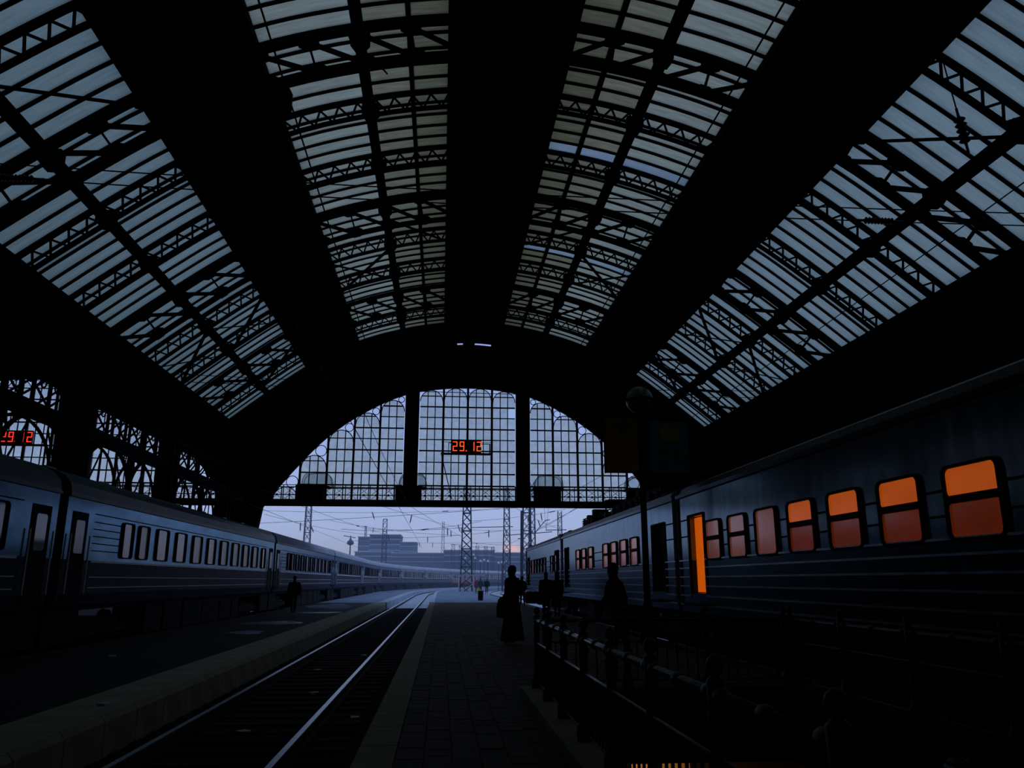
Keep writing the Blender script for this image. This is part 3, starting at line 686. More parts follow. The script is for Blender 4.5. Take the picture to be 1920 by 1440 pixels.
mb = MB(); mb.box(-.65, .65, -.13, .13, .0, .02); mb.build('housing', 'soot_steel', ul)
# stone plinth around the pit
pl = empty('stairwell_plinth', (0, 0, 0)); tag(pl, 'low worn stone plinth around the stairwell, carrying the iron railing', 'plinth')
for b in ((1.12, 1.5, 2.3, 11.45), (4.78, 5.1, 2.3, 11.45), (1.5, 4.78, 11.1, 11.45)): mb = MB(); mb.box(b[0], b[1], b[2], b[3], 0, .10); mb.build('plinth_stone', 'kerb_stone' if b[0] < 1.2 else 'asphalt', pl)
def railing(p, q, n, label, worn=False):
    p, q = Vector((*p, .10)), Vector((*q, .10)); d = q-p; L = d.length; t = empty('iron_railing', p, math.atan2(d.y, d.x))
    pm = MB(); pm.lathe([(.075, 0), (.075, .12), (.05, .16), (.042, .30), (.05, .34), (.04, .38), (.038, .72), (.052, .76), (.04, .80), (.045, .93), (.03, .95)], n=10); pm = pm.mesh('post', 'railing_paint', True)
    fm = MB(); fm.lathe([(.018, .95), (.03, .965), (.040, .985), (.043, 1.005), (.037, 1.03), (.022, 1.045), (.006, 1.052)], n=10); fm = fm.mesh('finial', 'railing_paint', True)
    bm_ = MB(); bm_.tube([(0, 0, .08), (0, 0, .58)], .011, 6); bm_ = bm_.mesh('baluster', 'railing_paint')
    cm = MB(); cm.lathe([(.03, -.05), (.042, -.03), (.042, .03), (.03, .05)], n=10, axis='x'); cm = cm.mesh('collar', 'railing_paint', True)
    tm = 'railing_worn' if worn else 'railing_paint'
    mb = MB(); mb.tube([(0, 0, .87), (L, 0, .87)], .028, 10); mb.build('top_rail', tm, t, True)
    mb = MB(); mb.tube([(0, 0, .58), (L, 0, .58)], .013, 8); mb.build('middle_rail', tm, t, True)
    mb = MB(); mb.tube([(0, 0, .08), (L, 0, .08)], .013, 8); mb.build('bottom_rail', 'railing_paint', t, True)
    for k in range(n+1):
        x = L*k/n; o = link('post', pm, t, (x, 0, 0)); link('finial', fm, o)
        for sx_ in (-1, 1):
            if 0 <= x+sx_*.1 <= L: link('collar', cm, t, (x+sx_*.09, 0, .87))
        if k < n:
            link('collar', cm, t, (x+L/n/2, 0, .87))
            m = int(L/n/.13)
            for j in range(1, m): link('baluster', bm_, t, (x+L/n*j/m, 0, 0))
    return tag(t, label, 'railing')
railing((1.33, 2.72), (1.33, 11.25), 7, 'iron ball-topped railing with a worn shiny handrail on the stairwell plinth', True)
railing((1.45, 11.28), (4.85, 11.28), 3, 'iron railing with ball finials across the closed head of the stairwell')
railing((4.93, 2.45), (4.93, 11.25), 6, 'iron railing with ball finials along the suburban train side of the stairwell')

# ------------------------------------------------------------------ railway carriages
def rrect(y0, y1, z0, z1, r=.07, n=3):
    P = []
    for cy, cz, g0 in ((y1-r, z1-r, 0), (y0+r, z1-r, 90), (y0+r, z0+r, 180), (y1-r, z0+r, 270)):
        for i in range(n+1): g = R_(g0+90*i/n); P.append((cy+r*math.cos(g), cz+r*math.sin(g)))
    return P
def frame_ring(mb, y0, y1, z0, z1, t, xa, xb, r=.08):
    o = rrect(y0-t, y1+t, z0-t, z1+t, r+t); i = rrect(y0, y1, z0, z1, r); n = len(o)
    vs = [(xa, *p) for p in o]+[(xa, *p) for p in i]+[(xb, *p) for p in o]+[(xb, *p) for p in i]; fs = []
    for k in range(n):
        j = (k+1) % n; fs += [(k, j, n+j, n+k), (2*n+k, 3*n+k, 3*n+j, 2*n+j), (k, 2*n+k, 2*n+j, j), (n+k, n+j, 3*n+j, 3*n+k)]
    mb.add(vs, fs)
def bogie(t, y):
    b = MB(); b.box(-1.15, 1.15, y-1.25, y+1.25, -.27+.42, -.27+.72); b.box(-1.2, -1.0, y-1.7, y+1.7, .1, .35); b.box(1.0, 1.2, y-1.7, y+1.7, .1, .35); b = b.build('bogie', 'coach_dark', t)
    wm = MB(); wm.lathe([(.47, -.07), (.47, .06), (.50, .06), (.50, .09), (.1, .09)], n=18, axis='x'); wm = wm.mesh('wheel', 'rail_side', True)
    for sy in (-1.2, 1.2):
        for sx_ in (-1, 1): o = link('wheel', wm, b, (sx_*.80, y+sy, .23)); o.rotation_euler[2] = 0 if sx_ < 0 else PI
def roof_section(hw, z0, zt, n=12, inset=.0):
    return [(hw*math.cos(PI*i/n), z0+(zt-z0)*(math.sin(PI*i/n)**.8)) for i in range(n+1)]
def coach(label, group, snow=0, red=False, detail=True):
    """blue long-distance coach, 24 m; local y along the track, visible side +x"""
    t = empty('passenger_coach'); hw, L = 1.53, 12.1; U, Lo, Rf = ('coach_upper', 'coach_lower', 'coach_roof') if not red else ('coach_upper', 'coach_red', 'coach_roof')
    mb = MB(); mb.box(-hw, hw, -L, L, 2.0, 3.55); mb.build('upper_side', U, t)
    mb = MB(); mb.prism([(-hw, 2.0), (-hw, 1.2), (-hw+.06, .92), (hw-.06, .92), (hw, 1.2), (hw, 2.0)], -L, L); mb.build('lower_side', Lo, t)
    mb = MB(); mb.prism([(-hw-.03, 3.52)]+roof_section(hw+.03, 3.58, 4.28)[::-1]+[(hw+.03, 3.52)], -L+.04, L-.04); rf = mb.build('roof', 'roof_snow' if snow > 1 else Rf, t, False)
    if snow <= 1:
        for k in range(7):
            y = -L+1.7+k*3.45; mb = MB(); mb.box(-.22, .22, y-.3, y+.3, 4.2, 4.4); mb.build('roof_vent', Rf, rf)
    mb = MB(); mb.box(hw+.01, hw+.055, -L, L, 3.48, 3.55); mb.build('gutter', 'coach_roof', t)
    for z, w, m in ((1.98, .05, 'coach_stripe'), (1.59, .022, 'coach_stripe'), (1.33, .022, 'coach_stripe'), (3.17, .02, 'coach_dark')):
        mb = MB(); mb.box(hw, hw+.022, -L+1.6, L-1.6, z-w/2, z+w/2); mb.build('waist_rib', m, t)
    for k in range(5):
        z = 2.25+k*.18
        mb = MB(); mb.box(hw, hw+.012, -L+1.6, -L+3.4, z-.012, z+.012); mb.build('side_rib', 'coach_dark', t)
    ys = [-L+3.85, -L+5.1]+[-L+6.75+1.86*k for k in range(9)]
    for i, y in enumerate(ys):
        w = .36 if i < 2 or i > 9 else .5
        mb = MB(); frame_ring(mb, y-w, y+w, 2.13, 3.06, .03, hw-.02, hw+.06); f = mb.build('window', 'rubber', t)
        mb = MB(); mb.prism(rrect(y-w, y+w, 2.13, 3.06, .08), hw-.02, hw+.012, 'x'); mb.build('pane', ('coach_glass', 'curtain_pale', 'coach_glass', 'curtain_rose', 'curtain_pale')[(i*3+i//2) % 5], f)
    for sy in (-1, 1):
        y = sy*(L-.75); mb = MB(); mb.box(hw-.05, hw+.02, y-.42, y+.42, 1.05, 3.15); d = mb.build('door', 'coach_dark', t)
        mb = MB(); mb.prism(rrect(y-.24, y+.24, 2.15, 2.95, .06), hw, hw+.03, 'x'); mb.build('door_pane', 'curtain_pale' if sy < 0 else 'coach_glass', d)
        for k in (-1, 1): mb = MB(); mb.tube([(hw+.06, y+k*.52, 1.2), (hw+.06, y+k*.52, 2.6)], .02, 6); mb.build('handrail', 'coach_stripe', d)
        mb = MB(); mb.box(-.9, .9, sy*L if sy > 0 else -L-.28, sy*L+.28 if sy > 0 else -L, 1.1, 3.75); mb.build('gangway', 'rubber', t)
    mb = MB(); mb.box(-1.3, 1.3, -L+.2, L-.2, .78, .92); mb.build('underframe', 'coach_dark', t)
    for y, w in ((-5.0, 1.5), (-3.1, 1.8), (-.9, 2.2), (1.5, 2.2), (3.7, 1.8), (5.3, 1.1)):
        mb = MB(); mb.box(.4, 1.38, y-w/2, y+w/2, -.05, .8); mb.build('equipment_box', 'coach_dark', t)
    for sy in (-1, 1): mb = MB(); mb.box(-.9, .9, sy*(L-3.6)-1.9, sy*(L-3.6)+1.9, -.1, .5); mb.build('bolster_box', 'coach_dark', t)
    for sy in (-1, 1): mb = MB(); ya, yb = sorted((sy*(L-1.75), sy*(L+.1))); mb.box(-1.2, 1.35, ya, yb, .02, .9); mb.build('end_steps', 'coach_dark', t)
    if detail: bogie(t, -L+3.6); bogie(t, L-3.6)
    return tag(t, label, 'train carriage', group)
XLT = -10.43
ca = coach('dark blue sleeping coach standing under the shed beside the arcade', None); ca.location = (XLT, 31.95, 0)
c = copy_tree(ca); c.location = (XLT, 7.3, 0); tag(c, 'dark blue coach coupled to the sleeping coach at the end away from the yard', 'train carriage')
cs = coach('blue coach with a frosted roof in the long curved train', 'coaches of the long distance train outside the shed', snow=2)
s = 31.95+24.65; x, y, a = path(XLT, s); cs.location = (x, y, 0); cs.rotation_euler[2] = a
for k in range(2, 6):
    x, y, a = path(XLT, 31.95+24.65*k); c = copy_tree(cs); c.location = (x, y, 0); c.rotation_euler[2] = a
cr_ = coach('red liveried coach far along the curved train', None, snow=2, red=True); x, y, a = path(XLT, 31.95+24.65*7.0); cr_.location = (x, y, 0); cr_.rotation_euler[2] = a
for k in (6, 8, 9):
    x, y, a = path(XLT, 31.95+24.65*k); c = copy_tree(cs); c.location = (x, y, 0); c.rotation_euler[2] = a

def emu(label, lit, pantograph=False, cab=False, length=19.5):
    """suburban electric car; local y along the track, visible side -x, doors near both ends"""
    t = empty('suburban_railcar'); hw, L = 1.75, length/2; x0 = -hw
    doors = [(-L+1.35, -L+.55 if False else -L+2.55), (L-2.1, L-.95)]; doors = [(-L+1.0, -L+2.3), (L-1.95, L-.85)]
    segs = [(-L, doors[0][0]), (doors[0][1], doors[1][0]), (doors[1][1], L)]
    up = MB(); lo = MB()
    for a, b in segs: up.box(-hw, hw, a, b, 1.98, 3.6); lo.box(-hw, hw, a, b, .78, 1.98)
    for a, b in doors: up.box(-hw, hw, a, b, 3.0, 3.6); up.box(-hw+.55, hw, a, b, 1.98, 3.0); lo.box(-hw, hw, a, b, .78, 1.22); lo.box(-hw+.55, hw, a, b, 1.22, 1.98)
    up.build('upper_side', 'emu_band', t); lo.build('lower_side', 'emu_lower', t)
    mb = MB(); mb.prism([(-hw-.02, 3.57)]+roof_section(hw+.02, 3.62, 3.98)[::-1]+[(hw+.02, 3.57)], -L+.02, L-.02); rf = mb.build('roof', 'emu_roof' if not cab else 'roof_snow', t)
    mb = MB(); mb.box(x0-.06, x0-.01, -L, L, 3.52, 3.6); mb.build('gutter', 'emu_lower', t)
    for sy in (-1, 1):
        R1 = [(-hw-.03, .9), (-hw-.03, 3.57)]+roof_section(hw+.05, 3.64, 4.01)[::-1]+[(hw+.03, 3.57), (hw+.03, .9)]
        mb = MB(); mb.prism(R1, sy*L-.11, sy*L+.11); mb.build('end_ring', 'rubber', t)
    for k, (a, b) in enumerate(doors):
        mb = MB(); mb.box(x0+.14, x0+.2, a+.02, b-.02, 1.24, 2.98); mb.build('doorway', 'lit_door' if lit and k == 1 else 'rubber', t)
        mb = MB(); mb.box(x0-.03, x0+.03, a-.05, a, 1.2, 3.04); mb.box(x0-.03, x0+.03, b, b+.05, 1.2, 3.04); mb.box(x0-.03, x0+.03, a, b, 3.0, 3.05); mb.build('door_frame', 'rubber', t)
        mb = MB(); mb.box(x0-.25, x0, a+.1, b-.1, .95, 1.0); mb.build('footboard', 'coach_dark', t)
    for a, b in segs:
        for z in (1.98, 1.80, 1.59, 1.38, 1.16, .95):
            mb = MB(); mb.box(x0-.035, x0, a+.03, b-.03, z-.016, z+.016); mb.build('side_rib', 'emu_rib', t)
        if b-a < 3:
            for z in (2.55, 2.95): mb = MB(); mb.box(x0-.02, x0, a+.03, b-.03, z-.014, z+.014); mb.build('side_rib', 'rubber', t)
    # windows: seven evenly spaced towards each end, one blank panel
    ys = [8.485-10.15+1.47*k for k in range(7)]
    ys = [-6.2, -4.73]+ys if not pantograph else [-5.3, -3.8, -2.3, -.9, 2.1, 3.65, 5.1]
    for i, y in enumerate(ys):
        w = .46; one = (i == len(ys)-3) and not pantograph
        mb = MB(); frame_ring(mb, y-w, y+w, 1.98, 2.79, .038, x0-.05, x0+.02)
        if not one: mb.box(x0-.05, x0+.02, y-w, y+w, 2.38, 2.47)
        f = mb.build('window', 'rubber', t)
        um, lm = ('lit_upper', 'lit_lower') if lit else (('lit_dim', 'lit_dim') if not cab else ('coach_glass', 'curtain_rose'))
        if one:
            mb = MB(); mb.prism(rrect(y-w, y+w, 1.98, 2.79, .08), x0-.012, x0+.02, 'x'); mb.build('pane', 'lit_dim', f)
        else:
            mb = MB(); mb.prism(rrect(y-w, y+w, 2.47, 2.79, .05), x0-.012, x0+.02, 'x'); mb.build('upper_pane', um if i < len(ys)-2 or cab else 'lit_dim', f)
            mb = MB(); mb.prism(rrect(y-w, y+w, 1.98, 2.38, .05), x0-.012, x0+.02, 'x'); mb.build('lower_pane', lm if i < len(ys)-2 or cab else 'lit_dim', f)
        if i < len(ys)-1:
            yb = y+w+.07; ye = ys[i+1]-w-.07
            for z in (2.25, 2.55): mb = MB(); mb.box(x0-.02, x0, yb, ye, z-.014, z+.014); mb.build('panel_rib', 'rubber', t)
    for sy in (-1, 1):
        mb = MB(); mb.box(-.8, .8, sy*L if sy > 0 else -L-.16, sy*L+.16 if sy > 0 else -L, 1.0, 3.7); mb.build('gangway', 'rubber', t)
        mb = MB(); y = sy*(L-1.4); mb.box(x0+.12, x0+.5, y-.35, y+.35, 3.68, 3.85); mb.build('roof_hatch', 'rubber', rf)
    mb = MB(); mb.box(-1.4, 1.4, -L+.2, L-.2, .6, .78); mb.build('underframe', 'coach_dark', t)
    for y, w in ((-2.6, 1.4), (0, 1.8), (2.9, 1.2)): mb = MB(); mb.box(-1.6, -.5, y-w/2, y+w/2, .05, .62); mb.build('equipment_box', 'coach_dark', t)
    bogie(t, -L+3.2); bogie(t, L-3.2)
    if pantograph:
        q = MB(); q.box(-.7, .7, 2.2, 5.2, 4.28, 4.34); q.box(-.75, -.65, 2.2, 5.2, 4.22, 4.3); q = q.build('pantograph_base', 'rubber', t)
        ins = MB(); ins.lathe([(.07, 0), (.15, .05), (.07, .10), (.15, .15), (.07, .20), (.15, .25), (.07, .30), (.15, .35), (.07, .40), (.05, .48)], n=10); ins = ins.mesh('insulator', 'insulator', True)
        for x in (-.7, .7):
            for y in (2.3, 3.7, 5.1): link('insulator', ins, q, (x, y, 3.98))
        mb = MB()
        for x in (-.6, .6): mb.tube([(x, 2.4, 4.36), (x*.9, 4.9, 4.55), (x*1.1, 2.9, 4.72)], .035, 6)
        mb.build('folded_arm', 'rubber', q)
        mb = MB(); mb.tube([(-1.0, 2.9, 4.66), (-.8, 2.9, 4.78), (.8, 2.9, 4.78), (1.0, 2.9, 4.66)], .05, 6); mb.tube([(-.9, 3.2, 4.78), (.9, 3.2, 4.78)], .04, 6); mb.build('collector_bow', 'rubber', q)
        for k, y in enumerate((-5.0, -3.9, -2.4, -.6, .6, 5.9, 7.3)):
            h = (.5, .45, .7, .6, .5, .75, .6)[k]; mb = MB(); mb.box(-.9, -.35, y-.22, y+.22, 3.85, 3.9+h); mb.build('roof_switch_box', 'rubber', rf)
            link('insulator', ins, rf, (-.95, y+.42, 3.88)); link('insulator', ins, rf, (-.95, y-.42, 3.88))
        mb = MB(); mb.tube([(-.95, -5.5, 4.36), (-.95, 2.0, 4.36)], .025, 6); mb.tube([(-.95, 5.3, 4.36), (-.95, 8.2, 4.36)], .025, 6); mb.build('roof_busbar', 'rubber', rf)
    if cab:
        mb = MB(); mb.prism([(-hw+.02, 3.55), (-hw+.02, .8), (hw-.02, .8), (hw-.02, 3.55)], L, L+.25); mb.prism([(-hw+.25, 3.5), (-hw+.25, 2.2), (hw-.25, 2.2), (hw-.25, 3.5)], L+.2, L+.3); mb.build('cab_front', 'emu_lower', t)
        mb = MB(); mb.box(-.35, .35, L-1.2, L-.6, 4.05, 4.25); mb.build('horn_box', 'rubber', rf)
    return t
e1 = emu('', True); e1.location = (7.75, 10.15, 0); tag(e1, 'near suburban railcar with orange lit windows and an open lit door', 'train carriage')
e2 = emu('', False, pantograph=True); e2.location = (7.75, 29.95, 0); tag(e2, 'middle suburban railcar with pantograph gear on its roof', 'train carriage')
e3 = emu('', False, cab=True, length=16.6); e3.location = (7.75, 48.3, 0); tag(e3, 'last suburban railcar with a frosted roof at the mouth of the shed', 'train carriage')

# ------------------------------------------------------------------ sign post with globe lamp
sp = empty('lamp_post', (5.14, 20.0, 0)); tag(sp, 'dark platform post topped by an unlit globe, carrying two boards', 'lamp post')
mb = MB(); mb.lathe([(.2, 0), (.2, .35), (.13, .5), (.11, .9), (.085, 1.0), (.075, 5.75), (.11, 5.8), (.11, 5.86)], n=14); mb.build('pole', 'soot_steel', sp, True)
mb = MB(); mb.lathe([(.02, 5.78)]+[(.36*math.cos(R_(g)), 6.14+.36*math.sin(R_(g))) for g in range(-75, 90, 15)]+[(.01, 6.5)], n=20); gb = mb.build('globe', 'lamp_globe', sp, True)
mb = MB(); mb.lathe([(.365, 6.10), (.37, 6.12), (.37, 6.15), (.365, 6.17)], n=20); mb.build('globe_band', 'soot_steel', gb)
for z in (5.62, 4.28): mb = MB(); mb.bar((-.98, 0, z), (1.26, 0, z), .05); mb.build('bracket', 'soot_steel', sp)
sb = empty('sign_board', (4.61, 19.93, 4.23)); tag(sb, 'ochre printed board hanging on the globe lamp post', 'sign')
mb = MB(); mb.box(-.43, .43, -.02, .02, 0, 1.42); bd = mb.build('panel', 'sign_ochre', sb)
mb = MB(); mb.box(-.47, -.43, -.03, .03, -.04, 1.46); mb.box(.43, .47, -.03, .03, -.04, 1.46); mb.box(-.43, .43, -.03, .03, -.04, 0); mb.box(-.43, .43, -.03, .03, 1.42, 1.46); mb.build('frame', 'soot_steel', sb)
mb = MB(); mb.prism([(-.28, 1.22), (-.12, 1.2), (0, 1.3), (.12, 1.2), (.28, 1.22), (.14, 1.12), (0, 1.16), (-.14, 1.12)], -.03, -.02); mb.box(-.02, .02, -.03, -.02, .95, 1.14); mb.build('printed_emblem', 'sign_print', bd)
sb2 = empty('sign_board', (5.865, 19.93, 4.21)); tag(sb2, 'teal board with a yellow disc hanging on the globe lamp post', 'sign')
mb = MB(); mb.box(-.52, .52, -.02, .02, 0, 1.36); bd = mb.build('panel', 'sign_teal', sb2)
mb = MB(); mb.box(-.56, -.52, -.03, .03, -.04, 1.40); mb.box(.52, .56, -.03, .03, -.04, 1.40); mb.box(-.52, .52, -.03, .03, -.04, 0); mb.box(-.52, .52, -.03, .03, 1.36, 1.40); mb.build('frame', 'soot_steel', sb2)
mb = MB(); mb.prism([(.01+.27*math.cos(2*PI*i/24), 1.03+.27*math.sin(2*PI*i/24)) for i in range(24)], -.028, -.02); mb.build('printed_disc', 'sign_yellow', bd)
for i, x in enumerate((-.27, -.04, .19)):
    mb = MB()
    for k, (a, b, c_, d) in enumerate(((0, .17, 0, .05), (0, .17, .1, .15), (0, .17, .2, .25), (0, .05, 0, .25), (.12, .17, 0, .25))):
        if i == 1 and k == 3: continue
        mb.box(x+a, x+b, -.026, -.02, .29+c_, .29+d)
    mb.build('printed_character', 'sign_yellow', bd)

# ------------------------------------------------------------------ people
def skin_mesh(name, pts, edges, mats, parent, root=0, sub=2):
    me = bpy.data.meshes.new(name); me.from_pydata([p[:3] for p in pts], edges, []); me.materials.append(M[mats])
    o = bpy.data.objects.new(name, me); COL.objects.link(o); o.parent = parent; KIDS.setdefault(parent.name, []).append(o)
    md = o.modifiers.new('skin', 'SKIN'); md.use_smooth_shade = True
    lay = me.skin_vertices[0] if me.skin_vertices else None
    if lay is None:
        bm = bmesh.new(); bm.from_mesh(me); bm.verts.layers.skin.verify(); bm.to_mesh(me); bm.free(); lay = me.skin_vertices[0]
    for i, p in enumerate(pts):
        lay.data[i].radius = (p[3], p[4] if len(p) > 4 else p[3]); lay.data[i].use_root = (i == root)
    ms = o.modifiers.new('sub', 'SUBSURF'); ms.levels = 1; ms.render_levels = sub
    return o
def loft(mb, rings, n=16):
    vs = []; fs = []
    for (cx, cy, z, rx, ry) in rings:
        for k in range(n): g = 2*PI*k/n; vs.append((cx+rx*math.cos(g), cy+ry*math.sin(g), z))
    for i in range(len(rings)-1):
        for k in range(n): fs.append((i*n+k, i*n+(k+1) % n, (i+1)*n+(k+1) % n, (i+1)*n+k))
    fs += [tuple(range(n))[::-1], tuple(range((len(rings)-1)*n, len(rings)*n))]
    return mb.add(vs, fs)
def person(loc, face, h, label, coat='coat_black', hem=.45, legs='coat_black', hat=None, stride=.1, arm=(0.05, .05), stout=1.0, group=None, lean=0.0, flare=1.15):
    """h: standing height; face: heading (0 looks along +y); hem: height of the coat's hem as a share of h"""
    t = empty('person', loc, face); k = h/1.75; st = stride
    P = [(0, 0, .95, .15*stout, .12*stout), (0, lean*.3, 1.15, .15*stout, .11*stout), (0, lean*.7, 1.36, .165*stout, .11*stout), (0, lean, 1.47, .065, .065), (0, lean+.01, 1.55, .058, .06), (0, lean+.025, 1.62, .075, .092), (0, lean+.02, 1.70, .062, .078), (0, lean+.115, 1.615, .014, .014),
         (-.19*stout, lean, 1.42, .062), (-.25*stout, lean+arm[0]*.4-.02, 1.14, .05), (-.25*stout, lean+arm[0]+.05, .89, .036), (-.25*stout, lean+arm[0]+.07, .80, .03, .042),
         (.19*stout, lean, 1.42, .062), (.25*stout, lean+arm[1]*.4-.02, 1.14, .05), (.25*stout, lean+arm[1]+.05, .89, .036), (.25*stout, lean+arm[1]+.07, .80, .03, .042),
         (-.09, 0, .86, .095), (-.095, st*.5+.02, .48, .07), (-.095, st, .09, .045), (-.1, st+.13, .045, .045, .035),
         (.09, 0, .86, .095), (.095, -st*.5+.03, .48, .07), (.095, -st, .09, .045), (.1, -st+.13, .045, .045, .035)]
    E_ = [(0, 1), (1, 2), (2, 3), (3, 4), (4, 5), (5, 6), (5, 7), (2, 8), (8, 9), (9, 10), (10, 11), (2, 12), (12, 13), (13, 14), (14, 15), (0, 16), (16, 17), (17, 18), (18, 19), (0, 20), (20, 21), (21, 22), (22, 23)]
    b = skin_mesh('body', P, E_, legs, t)
    b.data.materials.clear(); b.data.materials.append(M[legs])
    hz = hem*1.75; z = [hz, (hz+.95)/2, .98, 1.18, 1.36, 1.44, 1.49]
    wr = [.23*flare, .22*flare**.5, .20, .20, .225, .17, .09]
    mb = MB(); loft(mb, [(0, lean*max(0, (zz-.9)/.6), zz, w*stout, w*.72*stout) for zz, w in zip(z, wr)])
    for s, a in ((-1, arm[0]), (1, arm[1])):
        x = s*.25*stout; mb.tube([(s*.15*stout, lean, 1.43), (s*.2*stout, lean, 1.41), (x, lean+a*.4-.02, 1.14), (x, lean+a+.045, .9)], [.07, .085, .07, .055], 10)
    mb.tube([(0, lean, 1.45), (0, lean, 1.53)], [.085, .075], 12)
    mb.build('coat', coat, t, True)
    mb = MB(); loft(mb, [(0, lean+.025, zz, rx, ry) for zz, rx, ry in ((1.485, .06, .065), (1.53, .066, .085), (1.6, .075, .098), (1.66, .078, .1), (1.72, .066, .085), (1.755, .035, .045))], 14)
    mb.add([(-.014, lean+.118, 1.595), (.014, lean+.118, 1.595), (0, lean+.142, 1.598), (0, lean+.12, 1.635)], [(0, 1, 2), (0, 2, 3), (1, 3, 2)]); mb.build('head', 'skin', t, True)
    mb = MB()
    if hat: loft(mb, [(0, lean+.02, zz, rx, rx*1.22) for zz, rx in ((1.645, .085), (1.70, .088), (1.75, .07), (1.785, .03))], 14); mb.build('hat', hat, t, True)
    else: loft(mb, [(0, lean+.005, zz, rx, rx*1.2) for zz, rx in ((1.6, .078), (1.67, .083), (1.73, .072), (1.765, .035))], 14); mb.build('hair', 'coat_black', t, True)
    t.scale = (k, k, k)
    return tag(t, label, 'person', group)
person((1.78, 20.1, 0), R_(55), 1.86, 'person in an ankle length black coat standing on the platform beside the stairwell', 'coat_black', .05, hat=None, stride=.02, stout=1.0, flare=1.55)
b = empty('travel_bag', (1.53, 19.95, .0)); tag(b, 'bulky black travel bag at the side of the person in the long coat', 'bag')
mb = MB(); loft(mb, [(0, 0, z, rx, ry) for z, rx, ry in ((.62, .10, .1), (.64, .15, .15), (.85, .16, .16), (1.05, .12, .13), (1.12, .06, .07))], 14); mb.build('body', 'bag_black', b, True)
mb = MB(); mb.tube([(-.02, 0, 1.08), (.02, 0, 1.16), (.08, 0, 1.16), (.09, 0, 1.04)], .018, 6); mb.build('handle', 'bag_black', b)
person((5.05, 50.0, .0), R_(25), 1.76, 'man in a short dark jacket looking down at the mouth of the shed', 'coat_navy', .52, hat=None, stride=.06, stout=.95, lean=.05)
person((4.55, 35.0, 0), R_(170), 1.84, 'dark figure standing by the suburban train, the one carrying a large bag', 'coat_navy', .42, hat='coat_navy', stride=.05, stout=.95)
b = empty('travel_bag', (4.02, 35.0, 0)); tag(b, 'large black suitcase carried beside the suburban train', 'bag')
mb = MB(); mb.prism([(-.38, .62), (-.33, .55), (.22, .55), (.27, .62), (.27, 1.0), (.22, 1.05), (-.33, 1.05), (-.38, 1.0)], -.12, .12); mb.build('body', 'bag_black', b)
mb = MB(); mb.tube([(-.15, 0, 1.04), (-.12, 0, 1.12), (.05, 0, 1.12), (.08, 0, 1.04)], .015, 6); mb.build('handle', 'bag_black', b)
person((4.98, 34.6, 0), R_(150), 1.80, 'dark figure standing by the suburban train with empty hands', 'coat_black', .45, hat='coat_black', stride=.05, stout=.95)
person((3.36, 15.1, 0), R_(100), 1.80, 'dark figure in a hat striding past the head of the stairwell', 'coat_black', .42, hat='coat_black', stride=.24, arm=(-.14, .2), stout=.95, lean=.1)
person((-7.0, 40.0, 0), R_(180), 1.70, 'man in a maroon jacket walking along the long distance train', 'coat_maroon', .5, hat='coat_black', stride=.16, arm=(-.1, .12), stout=1.05)
person((4.32, 97.0, .01), R_(190), 1.72, 'far pedestrian in a red jacket and white hat on the snowy platform', 'coat_red', .5, hat='hat_white', stride=.12)
person((4.65, 95.0, .01), R_(175), 1.76, 'far pedestrian in a dark green jacket with a lime bag on the snowy platform', 'coat_green', .48, hat='coat_black', stride=.12, stout=1.1)
b = empty('shopping_bag', (4.38, 94.9, .01)); tag(b, 'bright lime shopping bag carried on the snowy platform', 'bag')
mb = MB(); mb.prism([(-.15, .06), (.15, .06), (.18, .64), (-.18, .64)], -.06, .06); mb.build('body', 'bag_lime', b)
mb = MB(); mb.tube([(-.08, 0, .64), (-.05, 0, .84), (.05, 0, .84), (.08, 0, .64)], .012, 5); mb.build('handle', 'bag_lime', b)
person((5.3, 93.5, .01), R_(180), 1.72, 'far pedestrian in a black jacket walking on the snowy platform', 'coat_black', .5, stride=.16, stout=1.05)
# someone coming up the stairs, only the striped hat rises into view
ps = person((3.15, 4.95, -1.32), R_(165), 1.74, 'person on the underpass stairs wearing a striped knitted hat', 'coat_navy', .48, hat='knit_navy', stride=.1)
for k, (z, r, m) in enumerate(((1.66, .0885, 'knit_pale'), (1.70, .0895, 'knit_green'), (1.735, .081, 'knit_pale'), (1.765, .063, 'knit_green'))):
    mb = MB(); loft(mb, [(0, .02, z-.008, r, r*1.22), (0, .02, z+.004, r+.003, (r+.003)*1.22), (0, .02, z+.014, r-.006, (r-.006)*1.22)], 16)
    for ch in KIDS[ps.name]:
        if ch.name.startswith('hat'): mb.build('knit_stripe', m, ch, True)
bn = empty('litter_bin', (3.15, 64.0, .01)); tag(bn, 'black litter bin standing on the snow beyond the shed', 'bin')
mb = MB(); mb.lathe([(.17, 0), (.2, .02), (.215, .66), (.225, .68)], n=14); mb.build('body', 'bin_black', bn, True)
mb = MB(); mb.lathe([(.235, .66), (.235, .72), (.19, .73)], n=14); mb.build('rim', 'bin_black', bn, True)

